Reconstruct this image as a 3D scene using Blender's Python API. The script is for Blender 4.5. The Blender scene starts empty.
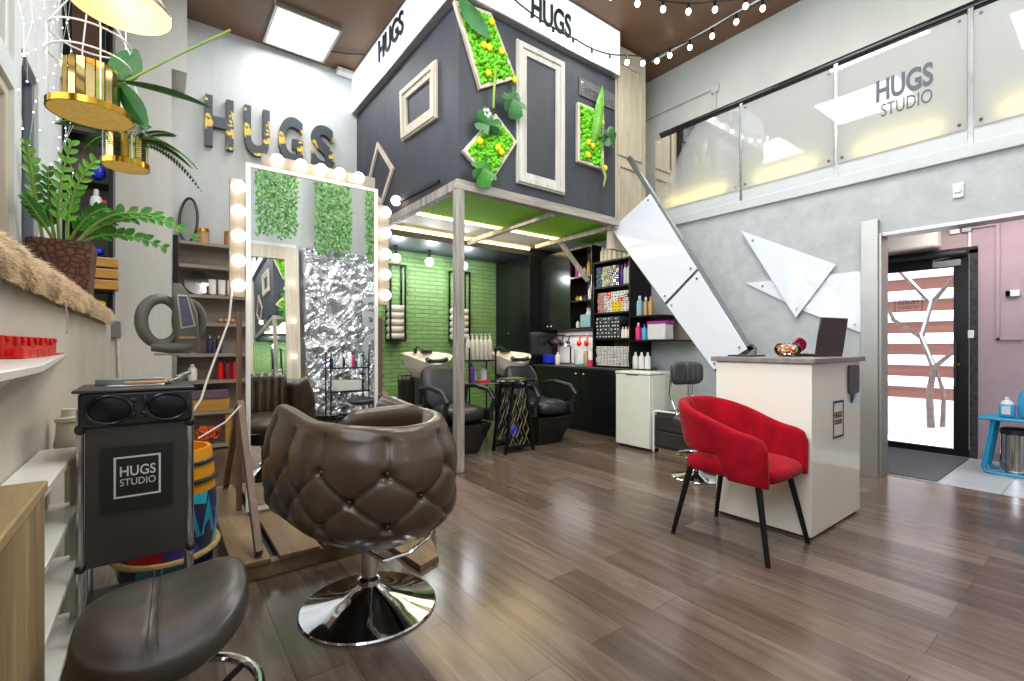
import bpy, bmesh, math, random
from mathutils import Vector, Matrix, noise, Euler
random.seed(7)
R = math.radians
PI = math.pi
C = bpy.context.scene.collection
sc = bpy.context.scene

# ------------------------------------------------------------------ materials
def lin(h):
    h = h.lstrip('#')
    out = []
    for i in (0, 2, 4):
        v = int(h[i:i+2], 16) / 255
        out.append(v / 12.92 if v <= .04045 else ((v + .055) / 1.055) ** 2.4)
    return (out[0], out[1], out[2], 1)

def newmat(name):
    m = bpy.data.materials.new(name)
    m.use_nodes = True
    nt = m.node_tree
    b = nt.nodes['Principled BSDF']
    return m, nt, b

def ramp(nt, fac, stops):
    r = nt.nodes.new('ShaderNodeValToRGB')
    el = r.color_ramp.elements
    while len(el) < len(stops): el.new(.5)
    for e, (p, c) in zip(el, stops):
        e.position = p
        e.color = lin(c) if isinstance(c, str) else c
    nt.links.new(fac, r.inputs[0])
    return r

def coords(nt, scale=(1, 1, 1), rot=(0, 0, 0)):
    t = nt.nodes.new('ShaderNodeTexCoord')
    mp = nt.nodes.new('ShaderNodeMapping')
    mp.inputs['Scale'].default_value = scale
    mp.inputs['Rotation'].default_value = rot
    nt.links.new(t.outputs['Object'], mp.inputs[0])
    return mp.outputs[0]

def noisetex(nt, vec, scale, detail=4, rough=.55, dist=0):
    n = nt.nodes.new('ShaderNodeTexNoise')
    n.inputs['Scale'].default_value = scale
    n.inputs['Detail'].default_value = detail
    n.inputs['Roughness'].default_value = rough
    n.inputs['Distortion'].default_value = dist
    nt.links.new(vec, n.inputs['Vector'])
    return n

def bump(nt, b, h, strength=.2, dist=.01):
    bp = nt.nodes.new('ShaderNodeBump')
    bp.inputs['Strength'].default_value = strength
    bp.inputs['Distance'].default_value = dist
    nt.links.new(h, bp.inputs['Height'])
    nt.links.new(bp.outputs[0], b.inputs['Normal'])

def plain(name, col, rough=.5, metal=0, var=.12, scale=6, bmp=0, spec=.5, coat=0, sheen=0, stretch=(1, 1, 1), bscale=None):
    """solid colour with a slight procedural tone variation and optional bump"""
    m, nt, b = newmat(name)
    v = coords(nt, stretch)
    n = noisetex(nt, v, scale)
    c = lin(col)
    lo = tuple(x * (1 - var) for x in c[:3]) + (1,)
    hi = tuple(min(1, x * (1 + var)) for x in c[:3]) + (1,)
    r = ramp(nt, n.outputs['Fac'], [(.3, lo), (.7, hi)])
    nt.links.new(r.outputs[0], b.inputs['Base Color'])
    b.inputs['Roughness'].default_value = rough
    b.inputs['Metallic'].default_value = metal
    b.inputs['Specular IOR Level'].default_value = spec
    b.inputs['Coat Weight'].default_value = coat
    b.inputs['Coat Roughness'].default_value = .05
    if sheen:
        b.inputs['Sheen Weight'].default_value = sheen
        b.inputs['Sheen Roughness'].default_value = .4
    if bmp:
        n2 = noisetex(nt, v, bscale or scale * 8, 5)
        bump(nt, b, n2.outputs['Fac'], bmp, .004)
    return m

def wood(name, c1, c2, c3=None, axis='Z', scale=1, rough=.55, bmp=.25):
    m, nt, b = newmat(name)
    s = {'X': (1.2, 14, 14), 'Y': (14, 1.2, 14), 'Z': (14, 14, 1.2)}[axis]
    v = coords(nt, tuple(x * scale for x in s))
    n = noisetex(nt, v, 1.6, 6, .65, .6)
    st = [(.25, c1), (.55, c2), (.75, c3 or c2)]
    r = ramp(nt, n.outputs['Fac'], st)
    nt.links.new(r.outputs[0], b.inputs['Base Color'])
    b.inputs['Roughness'].default_value = rough
    bump(nt, b, n.outputs['Fac'], bmp, .004)
    return m

def emis(name, col, strength, base='#ffffff'):
    m, nt, b = newmat(name)
    b.inputs['Base Color'].default_value = lin(base)
    b.inputs['Emission Color'].default_value = lin(col)
    b.inputs['Emission Strength'].default_value = strength
    return m

def glassy(name, col='#ffffff', rough=.0, alpha_mix=.88):
    """thin clear sheet: mostly transparent with a fresnel reflection"""
    m, nt, b = newmat(name)
    nt.nodes.remove(b)
    out = nt.nodes['Material Output']
    tr = nt.nodes.new('ShaderNodeBsdfTransparent')
    tr.inputs[0].default_value = lin(col)
    gl = nt.nodes.new('ShaderNodeBsdfGlossy')
    gl.inputs['Roughness'].default_value = rough
    fr = nt.nodes.new('ShaderNodeFresnel')
    fr.inputs[0].default_value = 1.45
    mx = nt.nodes.new('ShaderNodeMixShader')
    nt.links.new(fr.outputs[0], mx.inputs[0])
    nt.links.new(tr.outputs[0], mx.inputs[1])
    nt.links.new(gl.outputs[0], mx.inputs[2])
    nt.links.new(mx.outputs[0], out.inputs[0])
    return m

M = {}
# floor: dark walnut laminate boards running along Y
def floor_mat():
    m, nt, b = newmat('walnut_laminate')
    v = coords(nt, (1, 1, 1), (0, 0, R(90)))
    br = nt.nodes.new('ShaderNodeTexBrick')
    br.offset = .37
    br.inputs['Color1'].default_value = (0, 0, 0, 1)
    br.inputs['Color2'].default_value = (1, 1, 1, 1)
    br.inputs['Mortar'].default_value = (.2, .2, .2, 1)
    br.inputs['Scale'].default_value = 1
    br.inputs['Mortar Size'].default_value = .0012
    br.inputs['Bias'].default_value = 0
    br.inputs['Brick Width'].default_value = 1.25
    br.inputs['Row Height'].default_value = .19
    nt.links.new(v, br.inputs['Vector'])
    v2 = coords(nt, (9, .8, 1))
    n = noisetex(nt, v2, 1.7, 8, .68, .9)
    mix = nt.nodes.new('ShaderNodeMix'); mix.data_type = 'FLOAT'
    mix.inputs[0].default_value = .26
    nt.links.new(n.outputs['Fac'], mix.inputs[2])
    nt.links.new(br.outputs['Color'], mix.inputs[3])
    r = ramp(nt, mix.outputs[0], [(.2, '#3b302a'), (.42, '#594a41'), (.6, '#706056'), (.8, '#8c7b70')])
    mm = nt.nodes.new('ShaderNodeMix'); mm.data_type = 'RGBA'
    nt.links.new(br.outputs['Fac'], mm.inputs[0])
    nt.links.new(r.outputs[0], mm.inputs[6])
    mm.inputs[7].default_value = lin('#33261f')
    nt.links.new(mm.outputs[2], b.inputs['Base Color'])
    b.inputs['Roughness'].default_value = .2
    b.inputs['Specular IOR Level'].default_value = .6
    bump(nt, b, n.outputs['Fac'], .02, .001)
    return m
M['floor'] = floor_mat()

def plaster(name, c1, c2, scale=5, bmp=.35, stretch=(1, 1, 1), rough=.85):
    m, nt, b = newmat(name)
    v = coords(nt, stretch)
    n = noisetex(nt, v, scale, 8, .65)
    r = ramp(nt, n.outputs['Fac'], [(.3, c1), (.7, c2)])
    nt.links.new(r.outputs[0], b.inputs['Base Color'])
    n2 = noisetex(nt, v, scale * 5, 8, .7)
    bump(nt, b, n2.outputs['Fac'], bmp, .006)
    b.inputs['Roughness'].default_value = rough
    return m
M['plaster_left'] = plaster('plaster_left', '#bab5aa', '#ccc7bb', 3, .3, (1, .3, .6))
M['plaster_white'] = plaster('plaster_white', '#d9dde0', '#e6e9ea', 3, .1)
M['plaster_back'] = plaster('plaster_back', '#bfc2c2', '#cdcfce', 3, .25, (3, 3, .5))
M['plaster_pillar'] = plaster('plaster_pillar', '#cfcdc6', '#dbd9d3', 3, .3, (3, 3, .5))
M['plaster_right'] = plaster('plaster_right', '#a6aaab', '#babebe', 6, .5)
M['plaster_upper'] = plaster('plaster_upper', '#b9bcb6', '#c5c7c1', 2, .1)
M['plaster_beige'] = plaster('plaster_beige', '#b9ad93', '#d4cab2', 5, .25, (3, 3, .6))
M['pink'] = plaster('pink_plaster', '#a8949b', '#b4a1a8', 3, .08)
M['ceiling'] = plain('brown_ceiling', '#73543b', .45, 0, .1, 2)
M['booth'] = plain('charcoal_board', '#373a42', .6, 0, .18, 3, .3, stretch=(2, 2, .6))
M['booth_ceiling'] = plain('dark_soffit', '#33373d', .5, 0, .1, 3)

def brick_mat():
    m, nt, b = newmat('green_brick')
    v = coords(nt, (1, 1, 1), (R(90), 0, 0))
    br = nt.nodes.new('ShaderNodeTexBrick')
    br.inputs['Color1'].default_value = lin('#7fa868')
    br.inputs['Color2'].default_value = lin('#8cb474')
    br.inputs['Mortar'].default_value = lin('#739c5d')
    br.inputs['Scale'].default_value = 1
    br.inputs['Mortar Size'].default_value = .009
    br.inputs['Mortar Smooth'].default_value = .4
    br.inputs['Brick Width'].default_value = .24
    br.inputs['Row Height'].default_value = .062
    nt.links.new(v, br.inputs['Vector'])
    nt.links.new(br.outputs['Color'], b.inputs['Base Color'])
    n = noisetex(nt, v, 22, 5)
    inv = nt.nodes.new('ShaderNodeMath'); inv.operation = 'MULTIPLY_ADD'
    nt.links.new(br.outputs['Fac'], inv.inputs[0]); inv.inputs[1].default_value = -1.2
    nt.links.new(n.outputs['Fac'], inv.inputs[2])
    bump(nt, b, inv.outputs[0], .9, .012)
    b.inputs['Roughness'].default_value = .6
    return m
M['brick'] = brick_mat()

def tile_mat(name, c, grout, w, h, rough=.35, mort=.006, rot=(0, 0, 0)):
    m, nt, b = newmat(name)
    v = coords(nt, (1, 1, 1), rot)
    br = nt.nodes.new('ShaderNodeTexBrick')
    br.offset = 0
    br.inputs['Color1'].default_value = lin(c)
    br.inputs['Color2'].default_value = lin(c)
    br.inputs['Mortar'].default_value = lin(grout)
    br.inputs['Scale'].default_value = 1
    br.inputs['Mortar Size'].default_value = mort
    br.inputs['Brick Width'].default_value = w
    br.inputs['Row Height'].default_value = h
    nt.links.new(v, br.inputs['Vector'])
    nt.links.new(br.outputs['Color'], b.inputs['Base Color'])
    b.inputs['Roughness'].default_value = rough
    return m
M['tile'] = tile_mat('pale_floor_tile', '#b3b9c0', '#8d9298', .6, .6)
M['splash'] = tile_mat('white_splashback', '#d8d6d0', '#b8b5ae', .1, .06, .2, .004, (R(90), 0, R(90)))

M['white'] = plain('white_gloss', '#e9e8e2', .25, 0, .03)
M['white_matte'] = plain('white_matte', '#e4e3de', .55, 0, .04)
M['cream'] = plain('cream_gloss_laminate', '#f4f0e0', .08, 0, .02, 2, coat=.6)
M['desk_top'] = wood('grey_wood_top', '#6d6762', '#8a837d', '#9a928b', 'X', .6, .4, .1)
M['fridge'] = plain('fridge_enamel', '#dfe0d2', .25, 0, .03)
M['black'] = plain('black_plastic', '#1b1b1d', .4, 0, .1)
M['black_gloss'] = plain('black_gloss_laminate', '#141519', .18, 0, .1, 3)
M['black_metal'] = plain('black_metal', '#1d1d20', .35, .6, .1)
M['black_leather'] = plain('black_leather', '#212328', .36, 0, .15, 10, .12, bscale=160)
M['grey_leather'] = plain('grey_black_leather', '#3a3a3c', .42, 0, .12, 8, .1, bscale=160)
M['stool_leather'] = plain('brown_black_leather', '#3a332f', .34, 0, .12, 6, .1, bscale=180)
M['brown_leather'] = plain('brown_leather', '#493a2c', .3, 0, .16, 5, .1, bscale=150, coat=.15)
M['velvet'] = plain('red_velvet', '#99061a', .9, 0, .3, 9, .12, spec=.15, sheen=.08)
M['chrome'] = plain('chrome', '#dcdcde', .06, 1, .02)
M['steel'] = plain('brushed_steel', '#b9babb', .22, 1, .08, 12)
M['grey_metal'] = plain('grey_metal', '#8d9092', .4, .7, .08)
M['grey_plastic'] = plain('grey_plastic', '#68645f', .4, 0, .1)
M['dark_plastic'] = plain('dark_grey_plastic', '#3c3a39', .35, 0, .12)
M['mirror'] = plain('mirror_glass', '#f2f4f3', .0, 1, .0)
M['gold'] = plain('gold_metal', '#d9a63c', .18, 1, .12)
M['gold_mirror'] = plain('gold_mirror_slat', '#e8cf8a', .07, 1, .15, 14)
M['cork'] = plain('gold_brown_board', '#ffd06c', .6, 0, .15, 30)
M['red'] = plain('red_plastic', '#d2160f', .3, 0, .12, 20)
M['paper'] = plain('paper_white', '#dcdcd8', .6, 0, .04)
M['ceramic'] = plain('cream_ceramic', '#e6ddd0', .15, 0, .04, coat=.5)
M['whitewood'] = wood('whitewashed_wood', '#67625b', '#a39d93', '#cbc6bb', 'Z', .9, .6, .5)
M['whitewood_x'] = wood('whitewashed_wood_x', '#67625b', '#a39d93', '#cbc6bb', 'X', .9, .6, .5)
M['framepale'] = wood('pale_grey_frame_wood', '#a9a59d', '#c6c3bb', '#d8d5ce', 'Z', .8, .6, .25)
M['framewood'] = wood('pale_frame_wood', '#b7a78f', '#cfc3b0', '#ddd4c5', 'Z', .8, .55, .2)
M['pallet'] = wood('pallet_wood', '#5e4c3a', '#8b7355', '#a58d6c', 'Y', .5, .6, .3)
M['legwood'] = wood('brown_leg_wood', '#543e30', '#6d5342', '#80644f', 'Z', .7, .5, .3)
M['crate'] = wood('pine_crate', '#66543a', '#97825d', '#b8a37a', 'Z', .7, .55, .35)
M['crate_top'] = wood('pine_crate_top', '#7d6746', '#a68f66', '#bca67c', 'Y', .7, .5, .3)
M['shelfwood'] = wood('grey_brown_shelf', '#7d7267', '#988c80', '#a59a8e', 'X', .6, .5, .2)
M['dark_step'] = wood('black_stained_wood', '#201e1d', '#34302d', '#423d39', 'Y', .6, .45, .2)
M['tray_wood'] = wood('yellow_tray_wood', '#a5752f', '#c08c3f', '#cf9f56', 'X', .7, .5, .2)
M['bulb'] = emis('warm_bulb', '#ffedd0', 6)
M['bulb_white'] = emis('cool_bulb', '#f4f8ff', 8)
M['fairy'] = emis('fairy_bulb', '#f2f6ff', 4)
M['led'] = emis('warm_led', '#ffdf9a', 7)
M['led_yellow'] = emis('yellow_led', '#ffe888', 11)
M['panel_light'] = emis('led_panel', '#fbfdff', 6)
M['sign_white'] = emis('sign_face', '#eef7fc', .7, '#eef2f4')
M['sign_letter'] = plain('sign_letter', '#23262b', .5, 0, .05)
M['logo_grey'] = plain('logo_grey', '#4b4f5c', .5, 0, .05)
M['logo_white'] = plain('logo_white', '#d9d9d6', .6, 0, .03)
M['boardgrey'] = wood('grey_board_wood', '#857c70', '#9d9486', '#aaa294', 'Z', .7, .4, .2)
M['cream_plastic'] = plain('cream_plastic', '#c2bba6', .45, 0, .05)
M['old_brass'] = plain('old_brass', '#8c8064', .35, .8, .35, 18)
M['olive'] = plain('olive_cover', '#77803a', .3, 0, .3, 20)
M['dark_top'] = plain('dark_worktop', '#3a3835', .3, 0, .2, 12)
M['ledge'] = plain('grey_white_ledge', '#bfc2c2', .6, 0, .04)
M['navy'] = plain('navy_bottle', '#252c50', .3, 0, .1)
M['glass'] = glassy('clear_glass')
M['leaf'] = plain('leaf_green', '#3f8a2c', .4, 0, .35, 7)
M['leaf_dark'] = plain('leaf_dark_green', '#2f6b33', .4, 0, .35, 7)
M['leaf_bright'] = plain('leaf_bright', '#67a63a', .4, 0, .3, 7)
M['stem'] = plain('stem_green', '#8aa84a', .5, 0, .2, 7)
M['moss'] = plain('moss_green', '#6fc41c', .7, 0, .45, 22)
M['yellow'] = plain('yellow_flower', '#f0d018', .6, 0, .1)
M['ivy'] = plain('ivy_green', '#4f8a34', .5, 0, .45, 16)
M['turf'] = plain('turf_green', '#86c832', .8, 0, .5, 60, .9, bscale=220)
M['soil'] = plain('soil', '#3a2a20', .9, 0, .3, 20)
M['towel'] = plain('white_towel', '#ddd8d2', .9, 0, .06, 30, .3)
M['mat'] = plain('door_mat', '#5c6065', .95, 0, .2, 60, .6)
M['blue'] = plain('blue_paint', '#1c8fb8', .35, 0, .06)
M['blue_bottle'] = plain('blue_liquid', '#3f9fce', .15, 0, .08)
M['blue_plastic'] = plain('royal_blue_plastic', '#1833c8', .35, 0, .1)
M['pinkb'] = plain('pink_label', '#e0246f', .4, 0, .05)
M['magenta'] = plain('magenta', '#b5209a', .4, 0, .1)
M['purple'] = plain('purple', '#5b2d8c', .35, 0, .1)
M['lightblue'] = plain('light_blue', '#8fb6c6', .4, 0, .06)
M['snow'] = plain('snow', '#f4f6fa', .8, 0, .03)
M['fence'] = wood('fence_brown', '#8d5a4c', '#a36d5c', '#b07c6a', 'Y', .5, .7, .2)
M['bark'] = plain('snowy_bark', '#8c7a70', .8, 0, .35, 14, .4)
M['orange'] = plain('orange', '#e0571c', .6, 0, .25, 12)
M['silver_text'] = plain('silver_letter', '#b4b8bd', .45, .2, .05)
M['wine'] = plain('wine_red', '#8a1238', .3, 0, .1)
M['laptop'] = plain('dark_brown_gloss', '#2d2422', .2, 0, .08, coat=.4)
M['bronze'] = plain('bronze_shade', '#5c4033', .35, .5, .1)
M['shade_in'] = plain('pale_gold_inside', '#efd9b8', .4, .2, .06)
M['tan'] = plain('tan_card', '#b98f63', .4, .3, .08)
M['cable'] = plain('white_cable', '#d9d3c6', .5, 0, .04)
M['rock'] = plain('rough_stone', '#3a393c', .9, 0, .6, 26, .9)
M['alu'] = plain('aluminium_frame', '#a9a8a2', .35, .6, .05)
M['window_beige'] = plain('window_frame_beige', '#cfc2b0', .4, 0, .04)
M['window_grey'] = plain('window_frame_grey', '#70767c', .4, .2, .05)

def fur_mat():
    return plain('shaggy_beige', '#c9b08d', .95, 0, .25, 18, .5)
M['fur'] = fur_mat()

def pot_mat():
    m, nt, b = newmat('brown_chip_pot')
    v = coords(nt)
    vo = nt.nodes.new('ShaderNodeTexVoronoi')
    vo.inputs['Scale'].default_value = 26
    nt.links.new(v, vo.inputs['Vector'])
    vd = nt.nodes.new('ShaderNodeTexVoronoi')
    vd.feature = 'DISTANCE_TO_EDGE'
    vd.inputs['Scale'].default_value = 26
    nt.links.new(v, vd.inputs['Vector'])
    r = ramp(nt, vd.outputs['Distance'], [(0, '#23130e'), (.09, '#5a3325'), (.3, '#7a4835')])
    nt.links.new(r.outputs[0], b.inputs['Base Color'])
    bump(nt, b, vd.outputs['Distance'], .6, .01)
    b.inputs['Roughness'].default_value = .55
    return m
M['pot'] = pot_mat()

def patch_mat():
    """charcoal letters with flaking gold-leaf patches"""
    m, nt, b = newmat('charcoal_gold_leaf')
    v = coords(nt)
    n = noisetex(nt, v, 3.0, 4, .62)
    r = ramp(nt, n.outputs['Fac'], [(.525, (0, 0, 0, 1)), (.54, (1, 1, 1, 1))])
    n2 = noisetex(nt, v, 30, 4)
    rg = ramp(nt, n2.outputs['Fac'], [(.3, '#d8ab1c'), (.7, '#f4dd70')])
    mx = nt.nodes.new('ShaderNodeMix'); mx.data_type = 'RGBA'
    nt.links.new(r.outputs[0], mx.inputs[0])
    mx.inputs[6].default_value = lin('#3d444a')
    nt.links.new(rg.outputs[0], mx.inputs[7])
    nt.links.new(mx.outputs[2], b.inputs['Base Color'])
    b.inputs['Roughness'].default_value = .45
    return m
M['letter'] = patch_mat()

def frost_mat():
    """white frosted balustrade sheet: lets light from behind glow through, glossy in front"""
    m, nt, b = newmat('frosted_white_panel')
    nt.nodes.remove(b)
    out = nt.nodes['Material Output']
    d = nt.nodes.new('ShaderNodeBsdfDiffuse'); d.inputs[0].default_value = lin('#c2c6cb')
    t = nt.nodes.new('ShaderNodeBsdfTranslucent'); t.inputs[0].default_value = lin('#f4f2ea')
    g = nt.nodes.new('ShaderNodeBsdfGlossy'); g.inputs['Roughness'].default_value = .02
    fr = nt.nodes.new('ShaderNodeFresnel'); fr.inputs[0].default_value = 1.6
    m1 = nt.nodes.new('ShaderNodeMixShader'); m1.inputs[0].default_value = .5
    m2 = nt.nodes.new('ShaderNodeMixShader')
    nt.links.new(d.outputs[0], m1.inputs[1]); nt.links.new(t.outputs[0], m1.inputs[2])
    nt.links.new(fr.outputs[0], m2.inputs[0])
    nt.links.new(m1.outputs[0], m2.inputs[1]); nt.links.new(g.outputs[0], m2.inputs[2])
    nt.links.new(m2.outputs[0], out.inputs[0])
    return m
M['frost'] = frost_mat()
M['white_panel'] = plain('white_gloss_panel', '#dfe3ea', .06, 0, .02, 2, coat=.7)

def drum_mat():
    m, nt, b = newmat('painted_drum')
    v = coords(nt)
    ch = nt.nodes.new('ShaderNodeTexVoronoi')
    ch.inputs['Scale'].default_value = 7
    nt.links.new(v, ch.inputs['Vector'])
    sp = nt.nodes.new('ShaderNodeSeparateColor')
    nt.links.new(ch.outputs['Color'], sp.inputs[0])
    r = ramp(nt, sp.outputs[0], [(0, '#1d2748'), (.3, '#27a6bd'), (.5, '#c2182c'), (.68, '#4b3a8e'), (.85, '#27a6bd')])
    r.color_ramp.interpolation = 'CONSTANT'
    nt.links.new(r.outputs[0], b.inputs['Base Color'])
    b.inputs['Roughness'].default_value = .4
    return m
M['drum'] = drum_mat()
M['drum_yellow'] = plain('drum_yellow', '#d9920f', .4, 0, .12)
M['rope'] = plain('rope', '#b8a06a', .8, 0, .2, 40, .5)
M['foil'] = plain('silver_foil', '#e2e4e8', .25, .8, .05)

# ------------------------------------------------------------------ mesh builder
def absloc(o):
    v = Vector((0, 0, 0))
    while o is not None:
        v += o.location
        o = o.parent
    return v

class MB:
    def __init__(s):
        s.v = []; s.f = []
    def quad(s, a, b, c, d):
        n = len(s.v); s.v += [Vector(a), Vector(b), Vector(c), Vector(d)]; s.f.append((n, n+1, n+2, n+3)); return s
    def tri(s, a, b, c):
        n = len(s.v); s.v += [Vector(a), Vector(b), Vector(c)]; s.f.append((n, n+1, n+2)); return s
    def bx(s, x0, y0, z0, x1, y1, z1):
        n = len(s.v)
        for z in (z0, z1):
            for (x, y) in ((x0, y0), (x1, y0), (x1, y1), (x0, y1)):
                s.v.append(Vector((x, y, z)))
        for q in ((0, 3, 2, 1), (4, 5, 6, 7), (0, 1, 5, 4), (1, 2, 6, 5), (2, 3, 7, 6), (3, 0, 4, 7)):
            s.f.append(tuple(n + i for i in q))
        return s
    def frm(s, mat, start):
        for i in range(start, len(s.v)): s.v[i] = mat @ s.v[i]
        return s
    def bar(s, p0, p1, w, d=None, up=(0, 0, 1)):
        """rectangular bar from p0 to p1, w wide by d deep"""
        d = d or w
        p0, p1 = Vector(p0), Vector(p1)
        t = (p1 - p0).normalized(); up = Vector(up)
        if abs(t.dot(up)) > .98: up = Vector((0, 1, 0))
        a = t.cross(up).normalized(); b = a.cross(t).normalized()
        n = len(s.v)
        for p in (p0, p1):
            for (i, j) in ((-1, -1), (1, -1), (1, 1), (-1, 1)):
                s.v.append(p + a * i * w / 2 + b * j * d / 2)
        for q in ((0, 3, 2, 1), (4, 5, 6, 7), (0, 1, 5, 4), (1, 2, 6, 5), (2, 3, 7, 6), (3, 0, 4, 7)):
            s.f.append(tuple(n + i for i in q))
        return s
    def tube(s, pts, r, seg=8, closed=False, caps=True):
        pts = [Vector(p) for p in pts]
        k = len(pts); rs = r if isinstance(r, (list, tuple)) else [r] * k
        n0 = len(s.v); prev = None
        for i, p in enumerate(pts):
            if closed: t = pts[(i + 1) % k] - pts[i - 1]
            else: t = pts[min(i + 1, k - 1)] - pts[max(i - 1, 0)]
            t.normalize()
            if prev is None:
                a = t.cross(Vector((0, 0, 1)))
                if a.length < 1e-3: a = t.cross(Vector((0, 1, 0)))
            else:
                a = prev - t * prev.dot(t)
            a.normalize(); prev = a; b = t.cross(a)
            for j in range(seg):
                th = 2 * PI * j / seg
                s.v.append(p + (a * math.cos(th) + b * math.sin(th)) * rs[i])
        for i in range(k if closed else k - 1):
            i2 = (i + 1) % k
            for j in range(seg):
                j2 = (j + 1) % seg
                s.f.append((n0 + i*seg + j, n0 + i*seg + j2, n0 + i2*seg + j2, n0 + i2*seg + j))
        if caps and not closed:
            s.f.append(tuple(n0 + j for j in reversed(range(seg))))
            s.f.append(tuple(n0 + (k-1)*seg + j for j in range(seg)))
        return s
    def cyl(s, p0, p1, r0, r1=None, seg=20):
        return s.tube([p0, p1], [r0, r0 if r1 is None else r1], seg)
    def lathe(s, prof, c=(0, 0, 0), seg=32, sx=1, sy=1, caps=True):
        n0 = len(s.v); c = Vector(c)
        for (r, z) in prof:
            for j in range(seg):
                th = 2 * PI * j / seg
                s.v.append(c + Vector((r * math.cos(th) * sx, r * math.sin(th) * sy, z)))
        for i in range(len(prof) - 1):
            for j in range(seg):
                j2 = (j + 1) % seg
                s.f.append((n0 + i*seg + j, n0 + i*seg + j2, n0 + (i+1)*seg + j2, n0 + (i+1)*seg + j))
        if caps and prof[0][0] > 1e-5: s.f.append(tuple(n0 + j for j in reversed(range(seg))))
        if caps and prof[-1][0] > 1e-5: s.f.append(tuple(n0 + (len(prof)-1)*seg + j for j in range(seg)))
        return s
    def ball(s, c, r, seg=14, rings=8):
        rr = r if isinstance(r, (tuple, list)) else (r, r, r)
        prof = [(math.sin(PI * i / rings), -math.cos(PI * i / rings)) for i in range(rings + 1)]
        st = len(s.v)
        s.lathe([(max(a, 0), b) for a, b in prof], (0, 0, 0), seg)
        for i in range(st, len(s.v)):
            v = s.v[i]; s.v[i] = Vector((v.x * rr[0] + c[0], v.y * rr[1] + c[1], v.z * rr[2] + c[2]))
        return s
    def prism(s, poly, d):
        """flat 3-D polygon extruded by vector d"""
        n = len(s.v); k = len(poly); d = Vector(d)
        s.v += [Vector(p) for p in poly] + [Vector(p) + d for p in poly]
        s.f.append(tuple(range(n, n + k))); s.f.append(tuple(reversed(range(n + k, n + 2*k))))
        for i in range(k):
            j = (i + 1) % k
            s.f.append((n + j, n + i, n + k + i, n + k + j))
        return s
    def ring(s, outer, inner, d):
        """frame between two polygons of equal count, extruded by d"""
        k = len(outer); n = len(s.v); d = Vector(d)
        for P in (outer, inner):
            s.v += [Vector(p) for p in P]
        for P in (outer, inner):
            s.v += [Vector(p) + d for p in P]
        for i in range(k):
            j = (i + 1) % k
            s.f.append((n+i, n+j, n+k+j, n+k+i))
            s.f.append((n+2*k+i, n+3*k+i, n+3*k+j, n+2*k+j))
            s.f.append((n+i, n+2*k+i, n+2*k+j, n+j))
            s.f.append((n+k+i, n+k+j, n+3*k+j, n+3*k+i))
        return s
    def grid(s, fn, nu, nv, cu=False, cv=False):
        n = len(s.v)
        for i in range(nu):
            for j in range(nv):
                s.v.append(Vector(fn(i, j)))
        for i in range(nu if cu else nu - 1):
            for j in range(nv if cv else nv - 1):
                i2, j2 = (i + 1) % nu, (j + 1) % nv
                s.f.append((n + i*nv + j, n + i2*nv + j, n + i2*nv + j2, n + i*nv + j2))
        return s
    def mesh(s, name, off, smooth, weld=False):
        me = bpy.data.meshes.new(name)
        me.from_pydata([tuple(v - off) for v in s.v], [], s.f)
        bm = bmesh.new(); bm.from_mesh(me)
        if weld: bmesh.ops.remove_doubles(bm, verts=bm.verts, dist=1e-5)
        bmesh.ops.recalc_face_normals(bm, faces=bm.faces)
        bm.to_mesh(me); bm.free()
        if smooth:
            for p in me.polygons: p.use_smooth = True
            if smooth is not True: me.set_sharp_from_angle(angle=R(smooth))
        return me
    def build(s, name, mat, parent=None, smooth=35, bevel=0, local=False, sub=0, label=None, weld=False):
        off = Vector((0, 0, 0)) if (local or parent is None) else absloc(parent)
        me = s.mesh(name, off, smooth, weld)
        me.materials.append(M[mat] if isinstance(mat, str) else mat)
        o = bpy.data.objects.new(name, me); C.objects.link(o)
        o.parent = parent
        if bevel:
            b = o.modifiers.new('bevel', 'BEVEL'); b.width = bevel; b.segments = 2; b.limit_method = 'ANGLE'; b.angle_limit = R(40)
        if sub:
            b = o.modifiers.new('sub', 'SUBSURF'); b.levels = sub; b.render_levels = sub
        if label: o['label'] = label
        return o
    def solo(s, name, mat, label=None, cat=None, group=None, kind=None, **kw):
        """a top-level thing that is one mesh; origin at its base"""
        xs = [v.x for v in s.v]; ys = [v.y for v in s.v]; z0 = min(v.z for v in s.v)
        org = Vector(((min(xs) + max(xs)) / 2, (min(ys) + max(ys)) / 2, z0))
        s.v = [v - org for v in s.v]
        o = s.build(name, mat, None, **kw)
        o.location = org
        tag(o, label, cat, group, kind)
        return o

def tag(o, label=None, cat=None, group=None, kind=None):
    if label: o['label'] = label
    if cat: o['category'] = cat
    if group: o['group'] = group
    if kind: o['kind'] = kind
    return o

def thing(name, label, cat, loc=(0, 0, 0), rotz=0, group=None):
    o = bpy.data.objects.new(name, None); C.objects.link(o)
    o.empty_display_size = .1
    o.location = loc; o.rotation_euler = (0, 0, rotz)
    return tag(o, label, cat, group)

def dup(o, loc=None, rotz=None, label=None, group=None, parent=None):
    c = o.copy(); C.objects.link(c)
    if parent is not None: c.parent = parent
    if loc is not None: c.location = loc
    if rotz is not None: c.rotation_euler = (0, 0, rotz)
    if label: c['label'] = label
    if group: c['group'] = group
    for ch in list(o.children):
        dup(ch, parent=c)
    return c

def struct(name, mb, mat, parent=None, **kw):
    kw.setdefault('smooth', False)
    o = mb.build(name, mat, parent, **kw)
    if parent is None: o['kind'] = 'structure'
    return o

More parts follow.
